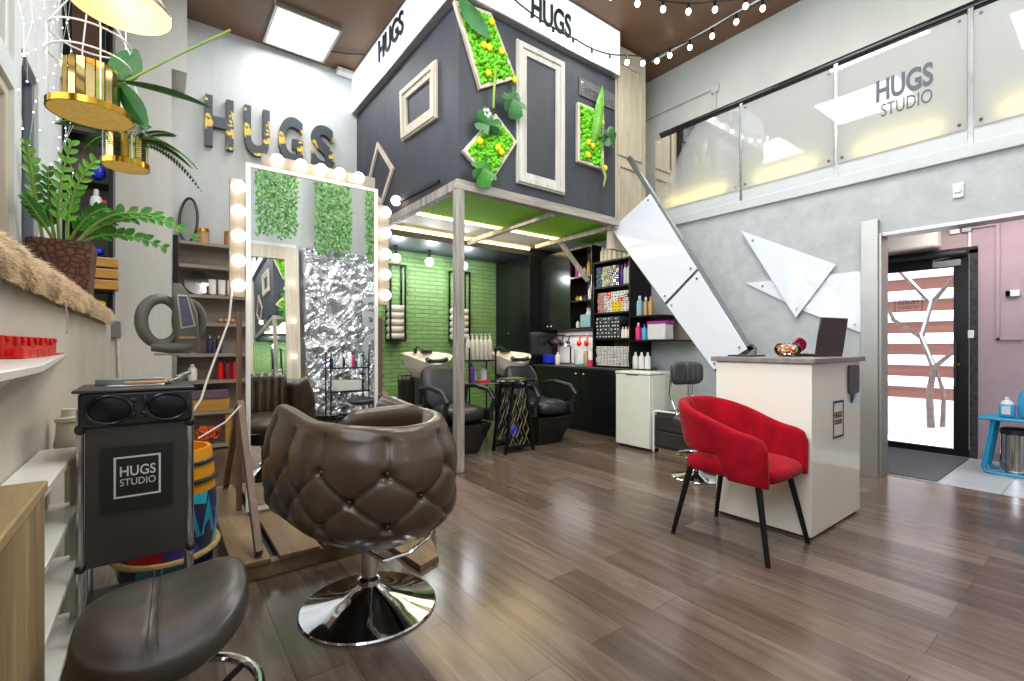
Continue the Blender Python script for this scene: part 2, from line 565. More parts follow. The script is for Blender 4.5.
def text(s, w, h, depth, org, right, up, mat, parent, name='lettering', bold=.0, label=None):
    """raised lettering scaled into a w x h box whose lower corner is org; returns a mesh part"""
    cu = bpy.data.curves.new('t', 'FONT'); cu.body = s; cu.offset = bold; cu.extrude = .05; cu.resolution_u = 6
    ob = bpy.data.objects.new('t', cu); C.objects.link(ob)
    dg = bpy.context.evaluated_depsgraph_get()
    me = bpy.data.meshes.new_from_object(ob.evaluated_get(dg))
    bpy.data.objects.remove(ob); bpy.data.curves.remove(cu)
    xs = [v.co.x for v in me.vertices]; ys = [v.co.y for v in me.vertices]
    x0, x1, y0, y1 = min(xs), max(xs), min(ys), max(ys)
    rt, u = Vector(right).normalized(), Vector(up).normalized()
    n = rt.cross(u)
    off = absloc(parent) if parent is not None else Vector((0, 0, 0))
    for v in me.vertices:
        a = (v.co.x - x0) / (x1 - x0) * w; b = (v.co.y - y0) / (y1 - y0) * h; c = (v.co.z + .05) / .1 * depth
        v.co = Vector(org) + rt * a + u * b + n * c - off
    me.name = name
    me.materials.clear()
    me.materials.append(M[mat])
    o = bpy.data.objects.new(name, me); C.objects.link(o)
    o.parent = parent
    if label: o['label'] = label
    return o

def lamp(kind, name, loc, power, col='#ffffff', size=.1, size_y=None, rot=(0, 0, 0), spread=None, radius=None):
    l = bpy.data.lights.new(name, kind); l.energy = power; l.color = lin(col)[:3]
    if kind == 'AREA':
        l.size = size
        if size_y: l.shape = 'RECTANGLE'; l.size_y = size_y
        if spread: l.spread = spread
    else:
        l.shadow_soft_size = size
    o = bpy.data.objects.new(name, l); C.objects.link(o)
    o.location = loc; o.rotation_euler = rot
    return o

# ------------------------------------------------------------------ camera and world
cam_d = bpy.data.cameras.new('camera'); cam = bpy.data.objects.new('camera', cam_d); C.objects.link(cam)
cam.location = (0, 0, 1.15); cam.rotation_euler = (R(90), 0, R(-37.1))
cam_d.sensor_width = 36; cam_d.lens = 468 / 1024 * 36; cam_d.shift_y = 4.5 / 1024
cam_d.clip_start = .05
sc.camera = cam
w = bpy.data.worlds.new('overcast'); sc.world = w; w.use_nodes = True
w.node_tree.nodes['Background'].inputs[0].default_value = lin('#e9f1fb')
w.node_tree.nodes['Background'].inputs[1].default_value = 2.8
sc.view_settings.view_transform = 'Standard'
sc.view_settings.look = 'None'
sc.view_settings.exposure = .12
sc.cycles.sample_clamp_indirect = 4
sc.cycles.max_bounces = 10
sc.cycles.glossy_bounces = 6
sc.cycles.transparent_max_bounces = 12
sc.cycles.use_denoising = True
sc.cycles.caustics_reflective = False
sc.cycles.caustics_refractive = False

# ------------------------------------------------------------------ the room
struct('floor', MB().bx(-1, -1.3, -.1, 5.17, 6.55, 0), 'floor')
struct('floor_corridor', MB().bx(5.17, -.7, -.1, 6.75, 2.2, 0.002), 'tile')
struct('ceiling', MB().bx(-1, -1.3, 4.82, 5.6, 6.55, 4.95), 'ceiling')
struct('wall_left', MB().bx(-1, -1.3, 0, -.36, 6.39, 1.43), 'plaster_left')
mb = MB()
def wl(y0, y1, z0, z1): mb.bx(-.8, y0, z0, -.64, y1, z1)
wl(-1.3, -.5, 1.43, 4.82); wl(1.8, 2.0, 1.43, 4.82); wl(3.76, 3.93, 1.43, 4.82); wl(4.42, 6.39, 1.43, 4.82)
wl(-.5, 1.8, 1.43, 1.5); wl(-.5, 1.8, 4.6, 4.82)
wl(2.0, 3.76, 1.43, 1.5); wl(2.0, 3.76, 2.58, 2.72); wl(2.0, 3.76, 4.6, 4.82)
wl(3.93, 4.42, 1.43, 1.5); wl(3.93, 4.42, 2.9, 4.82)
struct('wall_left_upper', mb, 'plaster_white')
def window(name, y0, y1, z0, z1, t, mat, mull=()):
    m = MB()
    m.bx(-.74, y0, z0, -.66, y0 + t, z1).bx(-.74, y1 - t, z0, -.66, y1, z1)
    m.bx(-.74, y0 + t, z0, -.66, y1 - t, z0 + t).bx(-.74, y0 + t, z1 - t, -.66, y1 - t, z1)
    for y in mull: m.bx(-.74, y - t / 2, z0 + t, -.66, y + t / 2, z1 - t)
    o = struct(name, m, mat, bevel=.006)
    MB().bx(-.705, y0 + t, z0 + t, -.70, y1 - t, z1 - t).build('window_pane', 'glass', o, smooth=False)
window('window_1', 2.0, 3.76, 1.5, 2.58, .07, 'window_beige', (2.9,))
window('window_2', 2.0, 3.76, 2.72, 4.6, .06, 'white', (2.9,))
window('window_3', 3.93, 4.42, 1.5, 2.9, .035, 'window_grey')
window('window_added', -.5, 1.8, 1.5, 4.6, .07, 'white', (.6,))  # out-of-view window, added to let in more daylight
mb = MB().bx(-.64, 5.9, 0, .11, 6.39, 4.82)
mb.bx(.11, 5.9, 3.97, .24, 6.39, 4.82)
struct('wall_pillar', mb, 'plaster_pillar')
struct('wall_back', MB().bx(-.64, 6.39, 0, 5.6, 6.55, 4.82), 'plaster_back')
struct('wall_back_brick', MB().bx(2.1, 6.33, 0, 4.6, 6.39, 2.5), 'brick')
mb = MB().bx(5.02, 1.32, 0, 5.17, 6.39, 2.62).bx(5.02, -1.3, 0, 5.17, -.4, 2.62).bx(5.02, -.4, 2.12, 5.17, 1.32, 2.62)
struct('wall_right', mb, 'plaster_right')
struct('wall_right_upper', MB().bx(5.46, -1.3, 2.62, 5.6, 6.39, 4.82), 'plaster_upper')
struct('trim_1', MB().bx(4.985, -1.3, 2.60, 5.46, 4.14, 2.70), 'ledge', bevel=.006)   # balcony ledge
struct('trim_2', MB().bx(4.965, 1.32, 0, 5.025, 1.445, 2.24).bx(4.99, 1.30, 0, 5.17, 1.322, 2.12).bx(5.0, -.4, 2.09, 5.17, 1.30, 2.122), 'alu', bevel=.004)   # door casing
struct('trim_4', MB().bx(4.995, -1.3, 2.70, 5.035, 3.6, 2.825), 'ledge')
struct('wall_balcony_end', MB().bx(4.9, 4.14, 2.62, 5.46, 4.25, 4.82), 'plaster_beige')
mb = MB().bx(4.3, 3.74, 2.3, 4.97, 3.80, 4.79)
for (x0, x1) in ((4.42, 4.88),):
    for (z0, z1) in ((2.5, 3.35), (3.45, 4.6)):
        mb.ring([(x0, 3.74, z0), (x1, 3.74, z0), (x1, 3.74, z1), (x0, 3.74, z1)],
                [(x0 + .04, 3.74, z0 + .04), (x1 - .04, 3.74, z0 + .04), (x1 - .04, 3.74, z1 - .04), (x0 + .04, 3.74, z1 - .04)], (0, -.018, 0))
struct('wall_panelling', mb, 'plaster_beige', bevel=.004)
struct('wall_front', MB().bx(-1, -1.14, 0, 5.2, -1.0, 4.82), 'plaster_back')
# corridor behind the doorway
mb = MB().bx(6.6, -.7, 0, 6.75, .93, 2.62).bx(6.6, 1.9, 0, 6.75, 2.2, 2.62).bx(6.6, .93, 2.12, 6.75, 1.9, 2.62)
mb.bx(5.17, 2.05, 0, 6.6, 2.2, 2.62).bx(5.17, -.7, 0, 6.6, -.55, 2.62)
struct('wall_corridor', mb, 'pink')
struct('ceiling_corridor', MB().bx(5.17, -.7, 2.56, 6.75, 2.2, 2.62), 'white_matte')
struct('baseboard_corridor', MB().bx(6.585, -.55, 0, 6.6, .90, .09), 'grey_metal')
struct('baseboard_right', MB().bx(5.005, 1.445, 0, 5.02, 3.0, .06), 'alu')

# glazed street door
mb = MB()
mb.bx(6.58, .99, 0, 6.63, 1.11, 2.08).bx(6.58, 1.80, 0, 6.63, 1.9, 2.08).bx(6.58, 1.11, 1.96, 6.63, 1.80, 2.08).bx(6.58, 1.11, 0, 6.63, 1.80, .07)
door = struct('door_1', mb, 'black_metal', bevel=.004)
MB().bx(6.60, 1.11, .07, 6.606, 1.80, 1.96).build('door_pane', 'glass', door, smooth=False)
mb = MB().bar((6.54, 1.085, .72), (6.54, 1.085, 1.18), .03, .02).bar((6.54, 1.085, .76), (6.585, 1.085, .76), .025).bar((6.54, 1.085, 1.14), (6.585, 1.085, 1.14), .025)
mb.build('door_handle', 'black', door, bevel=.003)
MB().cyl((6.58, 1.075, .95), (6.565, 1.075, .95), .014).build('lock', 'gold', door)
mb = MB().bx(6.545, 1.05, 1.965, 6.58, 1.27, 2.03).bar((6.55, 1.27, 2.04), (6.55, 1.02, 2.075), .02, .012)
mb.build('door_closer', 'grey_metal', door, bevel=.004)
fr = MB()
for (y0, y1, z0, z1, t) in ((1.36, 1.60, 1.50, 1.70, .006),):
    fr.ring([(6.597, y0, z0), (6.597, y1, z0), (6.597, y1, z1), (6.597, y0, z1)], [(6.597, y0+t, z0+t), (6.597, y1-t, z0+t), (6.597, y1-t, z1-t), (6.597, y0+t, z1-t)], (-.002, 0, 0))
dec = fr.build('decal', 'black', door, smooth=False)
text('HUGS', .17, .05, .001, (6.596, 1.395, 1.60), (0, 1, 0), (0, 0, 1), 'black', door)
text('STUDIO', .17, .03, .001, (6.596, 1.395, 1.55), (0, 1, 0), (0, 0, 1), 'black', door)
mb = MB().bx(6.575, .93, 0, 6.615, .99, 2.12).bx(6.575, .93, 2.08, 6.615, 1.9, 2.15)
struct('trim_3', mb, 'rock')                                              # rough broken reveal round the door
MB().cyl((6.55, 1.0, 2.09), (6.55, 1.9, 2.09), .035).solo('roller_blind', 'black_leather', 'rolled black blind above the glazed street door', 'blind')

# outside: snowy yard, plank fence, tree
struct('ground_snow', MB().grid(lambda i, j: (6.76 + i * .3, -4 + j * .3, .02 + .22 * noise.noise((i * .35, j * .35, 1)) + .012 * i), 16, 36), 'snow', smooth=True)
fence = thing('plank_fence', 'brown horizontal plank fence with snow on its boards beyond the street door', 'fence', (9.2, 2, 0))
bo = []
for k in range(9):
    z = .34 + k * .33
    MB().bx(9.2, -3, z, 9.23, 7, z + .17).build('board', 'fence', fence)
    m = MB().grid(lambda i, j: (9.165 + .035 * j, -3 + i * .25, z + .172 + (.05 + .03 * noise.noise((i * .8, k, 3))) * (1 if j in (1, 2) else 0)), 41, 4)
    m.build('snow_cap', 'snow', fence)
for y in (-1.5, .6, 2.7, 4.8): MB().bx(9.23, y, 0, 9.3, y + .09, 3.4).build('post', 'fence', fence)
tree = thing('bare_tree', 'bare crooked tree with snowy branches in the yard behind the glass door', 'tree', (8.2, 1.6, 0))
mb = MB()
br = [[(8.2, 1.6, -.05), (8.2, 1.62, .5), (8.22, 1.58, .85), (8.2, 1.7, 1.25), (8.2, 1.6, 1.7), (8.2, 1.95, 2.2), (8.2, 2.5, 2.6)],
      [(8.22, 1.58, .85), (8.2, 1.35, 1.1), (8.2, 1.12, 1.5), (8.2, 1.02, 2.0), (8.2, .6, 2.6)],
      [(8.2, 1.7, 1.25), (8.2, 2.0, 1.5), (8.2, 2.15, 1.9), (8.2, 2.6, 2.1)],
      [(8.2, 1.6, 1.7), (8.2, 1.4, 2.0), (8.2, 1.1, 2.15), (8.2, .8, 2.2)],
      [(8.2, 1.05, 1.9), (8.2, 1.5, 2.4), (8.2, 1.75, 2.9)], [(8.25, 1.5, -.05), (8.23, 1.48, .5), (8.22, 1.57, .9)]]
for q, b in enumerate(br):
    mb.tube(b, [(.042 if q in (0,) else .028) * (1 - .6 * i / len(b)) for i in range(len(b))], 8)
mb.build('trunk', 'bark', tree)
mb = MB()
for q, b in enumerate(br[:5]):
    mb.tube([(p[0] - .02, p[1], p[2] + .035) for p in b[2:]], .018, 6)
mb.build('snow', 'snow', tree)

# corridor things
ac = thing('air_conditioner', 'long white air conditioner unit on pink wall above the street door', 'air conditioner', (6.48, 1.5, 2.14))
mb = MB().bx(6.38, 1.2, 2.16, 6.59, 2.0, 2.42); mb.build('casing', 'white', ac, bevel=.03)
MB().bx(6.375, 1.42, 2.35, 6.39, 1.95, 2.40).build('air_grille', 'fence', ac)
MB().bx(6.376, 1.60, 2.20, 6.382, 1.68, 2.212).build('badge', 'sign_letter', ac)
MB().bx(6.57, 1.06, 2.30, 6.6, 1.14, 2.42).solo('fuse_box', 'white_matte', 'small square white switch box beside the air conditioner', 'switch box', bevel=.006)
MB().bx(6.57, .97, 2.30, 6.6, 1.05, 2.42).solo('fuse_box', 'grey_metal', 'small grey vent box next to the white switch box', 'vent box', bevel=.006)
mb = MB().tube([(6.59, .99, 2.3), (6.59, .99, .08)], .012, 6)
mb.solo('cable_duct', 'white_matte', 'thin white cable duct running up the pink wall beside the door', 'cable duct')
mb = MB().bx(6.58, .775, 1.2, 6.6, .80, 2.35).bx(6.58, .62, 1.2, 6.6, .80, 1.22).bx(6.58, .80, 2.33, 6.6, .985, 2.35)
mb.solo('cable_duct', 'pink', 'pink painted cable duct framing the far corridor wall', 'cable duct')
MB().bx(6.57, .74, 1.62, 6.6, .70, 1.68).bx(6.57, .64, 1.62, 6.6, .74, 1.68).solo('thermostat', 'white_matte', 'small white sensor box on pink corridor wall', 'sensor', bevel=.004)
MB().bx(6.565, .955, 1.22, 6.6, 1.0, 1.30).solo('wall_socket', 'white_matte', 'white socket on the rough stone edge next to the door handle', 'socket', bevel=.004)
MB().bx(5.20, .98, .002, 6.5, 1.75, .014).solo('door_mat', 'mat', 'grey ribbed door mat on pale tiles before the street door', 'mat', bevel=.004)
bench = thing('blue_bench', 'bright blue bench with rounded legs against pink corridor wall', 'bench', (6.0, .45, 0))
MB().bx(5.85, .05, .485, 6.25, .83, .51).build('seat', 'blue', bench, bevel=.01)
for x in (5.93, 6.2):
    MB().tube([(x, .74, .485), (x, .77, .25), (x, .80, .05), (x, .78, .02), (x, .70, .012), (x, .5, .012)], .02, 8).build('leg', 'blue', bench)
bin_ = thing('pedal_bin', 'polished steel pedal bin under the blue bench', 'bin', (5.98, .62, 0))
MB().lathe([(.105, .0), (.108, .03), (.105, .05), (.105, .36), (.1, .365)], (6.065, .61, 0), 32).build('body', 'chrome', bin_)
MB().lathe([(.108, .366), (.106, .40), (.08, .415), (0, .42)], (6.065, .61, 0), 32).build('lid', 'black', bin_)
b = thing('blue_bottle', 'square bottle of light blue liquid with white label on blue bench', 'bottle', (6.0, .66, .51))
MB().bx(5.95, .61, .512, 6.05, .71, .63).build('body', 'blue_bottle', b, bevel=.015)
MB().lathe([(.045, .63), (.03, .655), (.015, .66), (.015, .685), (0, .69)], (6.0, .66, 0), 16).build('cap', 'paper', b)
MB().bx(5.946, .635, .54, 5.95, .69, .61).build('paper_label', 'paper', b)
MB().lathe([(.05, .512), (.075, .53), (.085, .6), (.07, .72), (.04, .76), (.0, .77)], (6.0, .52, 0), 24).solo('blue_jug', 'blue_bottle', 'rounded deep blue jug standing beside light blue bottle on bench', 'jug')

# ------------------------------------------------------------------ mezzanine booth
struct('wall_booth', MB().bx(2.17, 3.67, 2.63, 4.3, 6.39, 4.82), 'booth')
struct('ceiling_booth', MB().bx(2.2, 5.46, 2.5, 5.02, 6.39, 2.63), 'booth_ceiling')
struct('ceiling_recess', MB().bx(2.2, 4.70, 2.61, 5.02, 5.46, 2.64), 'white_matte')
struct('wall_booth_rear', MB().bx(4.3, 3.81, 2.64, 5.02, 6.39, 2.75), 'booth')
MB().bx(2.215, 3.725, 2.602, 4.95, 4.685, 2.622).solo('turf_panel', 'turf', 'green artificial turf lining the underside of the black booth', 'turf')
MB().bx(2.25, 4.69, 2.577, 4.45, 4.715, 2.60).solo('led_strip', 'led', 'warm LED strip along the edge of the green turf underside', 'light strip')
MB().bx(2.25, 5.44, 2.577, 4.45, 5.46, 2.60).solo('led_strip', 'led', 'warm LED strip along the dark soffit over the brick wall', 'light strip')

tf = thing('timber_frame', 'whitewashed timber frame with one corner post carrying the black booth', 'frame', (2.17, 3.67, 0))
MB().bx(2.13, 3.63, 0, 2.21, 3.71, 2.55).build('post', 'whitewood', tf, bevel=.006)
MB().bx(2.13, 3.63, 2.55, 4.31, 3.71, 2.64).build('beam', 'whitewood_x', tf, bevel=.006)
MB().bx(2.13, 3.71, 2.55, 2.20, 6.33, 2.64).build('beam', 'whitewood', tf, bevel=.006)
MB().bx(3.33, 3.71, 2.515, 3.39, 5.43, 2.573).build('beam', 'whitewood', tf, bevel=.006)
MB().bx(4.26, 3.71, 2.515, 4.33, 5.1, 2.573).build('beam', 'whitewood', tf, bevel=.006)
MB().bar((4.3, 4.62, 2.54), (4.57, 4.36, 2.0), .06).build('brace', 'whitewood', tf, bevel=.004)

sg = thing('fascia_lightbox', 'white glowing lightbox fascia reading HUGS twice around the top of the black booth', 'sign', (2.17, 3.67, 4.30))
MB().bx(2.10, 3.60, 4.30, 2.17, 6.38, 4.815).build('face_panel', 'sign_white', sg)
MB().bx(2.17, 3.60, 4.30, 4.3, 3.67, 4.815).build('face_panel', 'sign_white', sg)
mb = MB().bx(2.095, 3.595, 4.285, 2.17, 6.38, 4.30).bx(2.17, 3.595, 4.285, 4.305, 3.67, 4.30).bx(4.3, 3.595, 4.285, 4.31, 3.67, 4.815)
mb.bx(2.095, 3.595, 4.805, 2.17, 6.38, 4.82).bx(2.17, 3.595, 4.805, 4.305, 3.67, 4.82)
mb.build('metal_edge', 'alu', sg)
text('HUGS', .70, .25, .015, (2.097, 5.39, 4.50), (0, -1, 0), (0, 0, 1), 'sign_letter', sg, bold=.012)
text('HUGS', .54, .25, .015, (2.96, 3.597, 4.40), (1, 0, 0), (0, 0, 1), 'sign_letter', sg, bold=.012)

def inset(P, d):
    """inner polygon offset d towards the inside (3-D, planar, convex)"""
    k = len(P); P = [Vector(p) for p in P]; c = sum(P, Vector()) / k; out = []
    nrm = (P[1] - P[0]).cross(P[2] - P[1]).normalized()
    L = []
    for i in range(k):
        a, b = P[i], P[(i + 1) % k]
        t = (b - a).normalized(); q = nrm.cross(t)
        if q.dot(c - a) < 0: q = -q
        L.append((a + q * d, t))
    for i in range(k):
        (a, t), (b, u) = L[i - 1], L[i]
        w_ = a - b; tt = t.dot(u); den = 1 - tt * tt
        sN = (tt * u.dot(w_) - t.dot(w_)) / den
        out.append(a + t * sN)
    return out
def frame_thing(name, label, P, wid, d, cat='picture frame', mat='framewood', steps=True, back=None):
    c = sum((Vector(p) for p in P), Vector()) / len(P)
    t = thing(name, label, cat, (c.x, c.y, min(p[2] for p in P)))
    I = inset(P, wid); D = Vector(d)
    MB().ring(P, I, D * .6).build('frame', mat, t, smooth=False, bevel=.004)
    if steps:
        A = inset(P, wid * .12); B = inset(P, wid * .55)
        MB().ring(A, B, D).build('moulding', mat, t, smooth=False, bevel=.005)
    if back: MB().prism(I, D * .15).build('backing', back, t, smooth=False)
    return t, I
L_ = (-.045, 0, 0); F_ = (0, -.045, 0)
frame_thing('picture_frame', 'pale wood square frame hung slightly crooked on the dark booth side', [(2.17, 4.90, 3.97), (2.17, 4.06, 3.92), (2.17, 4.06, 3.35), (2.17, 4.86, 3.40)], .13, L_)
frame_thing('diamond_frame', 'thin pale diamond frame hung on the dark booth side beside the mirror bulbs', [(2.17, 5.59, 3.65), (2.17, 5.10, 3.18), (2.17, 5.46, 2.83), (2.17, 5.97, 3.18)], .055, L_, steps=False)
frame_thing('picture_frame', 'tall white wooden frame around a plain blue-black board on booth front', [(2.818, 3.67, 4.17), (3.466, 3.67, 4.17), (3.466, 3.67, 2.75), (2.818, 3.67, 2.75)], .125, F_, mat='framepale', back='booth')

def leaf_blade(m, base, tip, width, up=(0, 0, 1), fold=.15, seg=5, droop=0.0):
    base, tip = Vector(base), Vector(tip); d = tip - base; side = d.cross(Vector(up))
    if side.length < 1e-4: side = d.cross(Vector((1, 0, 0)))
    side.normalize(); nrm = side.cross(d).normalized()
    n = len(m.v)
    for i in range(seg + 1):
        t = i / seg; w_ = width / 2 * math.sin(PI * min(.98, .06 + .92 * t)) ** .8
        c = base + d * t - Vector((0, 0, 1)) * droop * t * t
        m.v += [c - side * w_ + nrm * fold * w_, c, c + side * w_ + nrm * fold * w_]
    for i in range(seg):
        for j in range(2):
            m.f.append((n + 3*i + j, n + 3*i + j + 1, n + 3*i + 4 + j, n + 3*i + 3 + j))
def split_leaf(m, c, ang, size, y=-.09):
    """monstera-like leaf with notched lobes lying in the XZ plane"""
    c = Vector(c); pts = []
    N = 30
    for i in range(N):
        th = 2 * PI * i / N
        r = size * (.80 + .20 * math.cos(th))
        if abs(th - PI) < .25: r *= .55
        if i % 4 == 2 and abs(math.sin(th)) > .2: r *= .66
        pts.append(c + Vector((math.cos(th + ang) * r, y - .03 * math.sin(3 * th), math.sin(th + ang) * r)))
    n = len(m.v); m.v.append(c + Vector((0, y - .02, 0))); m.v += pts
    for i in range(N): m.f.append((n, n + 1 + i, n + 1 + (i + 1) % N))

def point_in(P, x, z):
    ins = False; k = len(P)
    for i in range(k):
        a, b = P[i], P[(i + 1) % k]
        if (a[2] > z) != (b[2] > z) and x < (b[0] - a[0]) * (z - a[2]) / (b[2] - a[2]) + a[0]: ins = not ins
    return ins
def moss_frame(label, P, n, flowers, extra):
    t, I = frame_thing('moss_frame', label, P, .035, (0, -.07, 0), 'moss picture', steps=False, back='moss')
    m = MB(); rnd = random.Random(n)
    xs = [p[0] for p in I]; zs = [p[2] for p in I]; k = 0
    while k < n:
        x, z = rnd.uniform(min(xs), max(xs)), rnd.uniform(min(zs), max(zs))
        if not point_in(I, x, z): continue
        k += 1
        r = rnd.uniform(.012, .026)
        st = len(m.v); m.ball((0, 0, 0), (r, r * 1.2, r), 5, 4)
        m.frm(Matrix.Translation((x, 3.655 - rnd.uniform(0, .035), z)) @ Euler((rnd.random() * 3, rnd.random() * 3, 0)).to_matrix().to_4x4(), st)
    m.build('moss', 'moss', t, smooth=True)
    for (x, z) in flowers:
        MB().ball((x, 3.60, z), (.034, .02, .034), 10, 6).build('yellow_flower', 'yellow', t, smooth=True)
    extra(t)
def ex1(t):
    m = MB(); leaf_blade(m, (2.13, 3.58, 4.22), (2.43, 3.56, 3.98), .20, (0, 1, 0), .1); m.build('broad_leaf', 'leaf_dark', t, smooth=True)
    m = MB(); split_leaf(m, (2.70, 3.66, 3.50), R(-60), .18); m.build('split_leaf', 'leaf_dark', t)
    MB().tube([(2.52, 3.59, 3.72), (2.50, 3.585, 3.5), (2.505, 3.6, 3.37)], .012, 6).build('hanging_stem', 'stem', t)
moss_frame('large green moss picture in tilted pale frame with broad leaf on booth front', [(2.10, 3.67, 4.22), (2.50, 3.67, 4.28), (2.80, 3.67, 3.76), (2.38, 3.67, 3.52)], 620,
           [(2.40, 3.92), (2.46, 3.92), (2.60, 3.94), (2.45, 3.68), (2.49, 4.17), (2.76, 3.72)], ex1)
def ex2(t):
    m = MB(); split_leaf(m, (2.43, 3.66, 3.17), R(100), .17); m.build('split_leaf', 'leaf_dark', t)
    m = MB(); split_leaf(m, (2.36, 3.66, 2.76), R(-70), .17); m.build('split_leaf', 'leaf', t)
    m = MB()
    for k in range(5): m.ball((2.40 + .03 * math.cos(k * 1.26), 3.55, 3.27 + .03 * math.sin(k * 1.26)), (.018, .01, .018), 8, 5)
    m.build('white_flower', 'white', t, smooth=True)
moss_frame('diamond moss picture with split leaves hanging below the larger moss picture', [(2.553, 3.67, 3.345), (2.81, 3.67, 3.14), (2.507, 3.67, 2.69), (2.19, 3.67, 2.90)], 520,
           [(2.36, 3.02), (2.60, 2.98), (2.56, 3.01)], ex2)
def ex3(t):
    m = MB(); m.lathe([(.01, 0), (.05, .08), (.055, .25), (.045, .42), (.0, .62)], (0, 0, 0), 10)
    for i, v in enumerate(m.v): m.v[i] = v * (1 + .15 * (i % 2))
    m.frm(Matrix.Translation((3.86, 3.60, 3.40)) @ Euler((0, R(12), 0)).to_matrix().to_4x4(), 0); m.build('catkin', 'leaf_bright', t, smooth=False)
    m = MB(); split_leaf(m, (4.06, 3.66, 3.50), R(20), .15); m.build('split_leaf', 'leaf_dark', t)
    MB().tube([(3.98, 3.6, 3.2), (4.02, 3.57, 3.05), (4.0, 3.58, 2.93)], [.02, .016, .006], 6).build('hanging_stem', 'stem', t)
moss_frame('upright moss picture with spiky catkin near the booth edge', [(3.646, 3.67, 3.80), (4.063, 3.67, 3.80), (4.063, 3.67, 3.15), (3.646, 3.67, 3.15)], 480,
           [(3.78, 3.38), (3.85, 3.36), (4.0, 3.66), (3.78, 3.24), (4.05, 3.16)], ex3)
pl = thing('name_plate', 'grey plank nameplate with faint chalk lettering on the booth front', 'sign', (3.98, 3.66, 3.9))
MB().bx(3.69, 3.655, 3.905, 4.285, 3.67, 4.095).build('board', 'grey_metal', pl, bevel=.002)
pl.children[0].data.materials[0] = plain('grey_board', '#5d5b5c', .7, 0, .2, 8)
text('Permanent', .53, .13, .003, (3.72, 3.654, 3.93), (1, 0, 0), (0, 0, 1), 'steel', pl, bold=-.01)

# ------------------------------------------------------------------ wall letters
for ch, x0, x1, nm in (('H', .425, .705, 'first'), ('U', .815, 1.085, 'second'), ('G', 1.185, 1.465, 'third'), ('S', 1.57, 1.85, 'last')):
    o = text(ch, x1 - x0, .58, .07, (x0, 6.39, 3.42), (1, 0, 0), (0, 0, 1), 'letter', None, 'wall_letter', bold=.035)
    c = Vector(((x0 + x1) / 2, 6.355, 3.42))
    for v in o.data.vertices: v.co -= c
    o.location = c
    tag(o, 'charcoal and gold-leaf letter %s, %s of the four on the grey back wall' % (ch, nm), 'letter', 'big HUGS letters on the back wall')

# ------------------------------------------------------------------ ceiling light
def ceiling_light(x0, y0, x1, y1, lab):
    t = thing('ceiling_light', lab, 'ceiling light', ((x0+x1)/2, (y0+y1)/2, 4.79))
    MB().ring([(x0, y0, 4.775), (x1, y0, 4.775), (x1, y1, 4.775), (x0, y1, 4.775)], [(x0+.03, y0+.03, 4.775), (x1-.03, y0+.03, 4.775), (x1-.03, y1-.03, 4.775), (x0+.03, y1-.03, 4.775)], (0, 0, .045)).build('frame', 'alu', t, smooth=False)
    MB().bx(x0+.03, y0+.03, 4.785, x1-.03, y1-.03, 4.80).build('diffuser', 'panel_light', t, smooth=False)
ceiling_light(1.0, 5.50, 1.70, 6.27, 'square white LED panel on the brown ceiling before the back wall')
m = MB().tube([(1.0, 5.55, 4.80), (.96, 5.2, 4.79), (.9, 4.6, 4.8), (.8, 4.2, 4.81)], .006, 6)
m.solo('ceiling_cable', 'cable', 'loose white cable on ceiling leading to the LED panel', 'cable')
m = MB().tube([(1.70, 6.0, 4.80), (1.9, 5.9, 4.79), (2.08, 5.8, 4.80)], .008, 6)
m.solo('ceiling_cable', 'black', 'dark cable on ceiling between LED panel and black booth', 'cable')
MB().bx(1.88, 6.25, 4.74, 2.08, 6.36, 4.80).solo('driver_box', 'white_matte', 'small white driver box under ceiling in the back corner', 'box', bevel=.004)

# ------------------------------------------------------------------ balcony balustrade
ps = [(3.60, 2.54), (2.51, 1.655), (1.63, .765), (.725, -.15)]
nm = ['blank frosted white balustrade panel at the far end beside the panelling', 'blank frosted white balustrade panel between the end panel and the logo panel',
      'frosted white balustrade panel carrying the dark HUGS STUDIO logo', 'frosted white balustrade panel nearest the viewer, past the logo panel']
for (ya, yb), lab in zip(ps, nm):
    t = thing('balcony_screen', lab, 'balcony panel', (4.985, (ya + yb) / 2, 2.82), 0, 'balcony panels over the doorway')
    MB().quad((4.98, yb, 2.82), (4.98, ya, 2.82), (4.98, ya, 3.71), (4.98, yb, 3.71)).build('panel', 'frost', t, smooth=False)
    for y in (ya - .04, yb + .04):
        for z in (2.86, 3.67): MB().cyl((4.98, y, z), (4.972, y, z), .012, seg=10).build('standoff_mount', 'chrome', t)
    if 'logo' in lab and 'STUDIO' in lab:
        text('HUGS', .375, .19, .003, (4.978, 1.335, 3.25), (0, -1, 0), (0, 0, 1), 'logo_grey', t, bold=.03)
        text('STUDIO', .335, .11, .003, (4.978, 1.30, 3.115), (0, -1, 0), (0, 0, 1), 'logo_grey', t, bold=.0)
rl = thing('balustrade_rail', 'black round handrail with steel posts behind the balcony panels', 'handrail', (5.03, 1.7, 2.70))
MB().cyl((5.03, -1.0, 3.77), (5.03, 3.55, 3.77), .04).build('handrail', 'black_gloss', rl)
for y in (3.55, 2.525, 1.643, .745, -.16): MB().bx(4.992, y - .018, 2.64, 5.03, y + .018, 3.75).build('post', 'steel', rl, bevel=.003)
for (ya, yb), lab in zip(ps, ('at the far end', 'between end and logo panel', 'behind the logo panel', 'past the logo panel')):
    MB().cyl((5.06, ya - .14, 2.895), (5.06, yb + .14, 2.895), .013, seg=10).solo('tube_light', 'led_yellow', 'yellow tube light glowing through the frosted balcony panel %s' % lab, 'tube light', 'tube lights behind the balcony panels')
    MB().bx(5.07, ya - .3, 2.83, 5.085, ya - .27, 2.905).build('tube_mount', 'white_matte', [o for o in bpy.data.objects if o.name.startswith('tube_light')][-1])
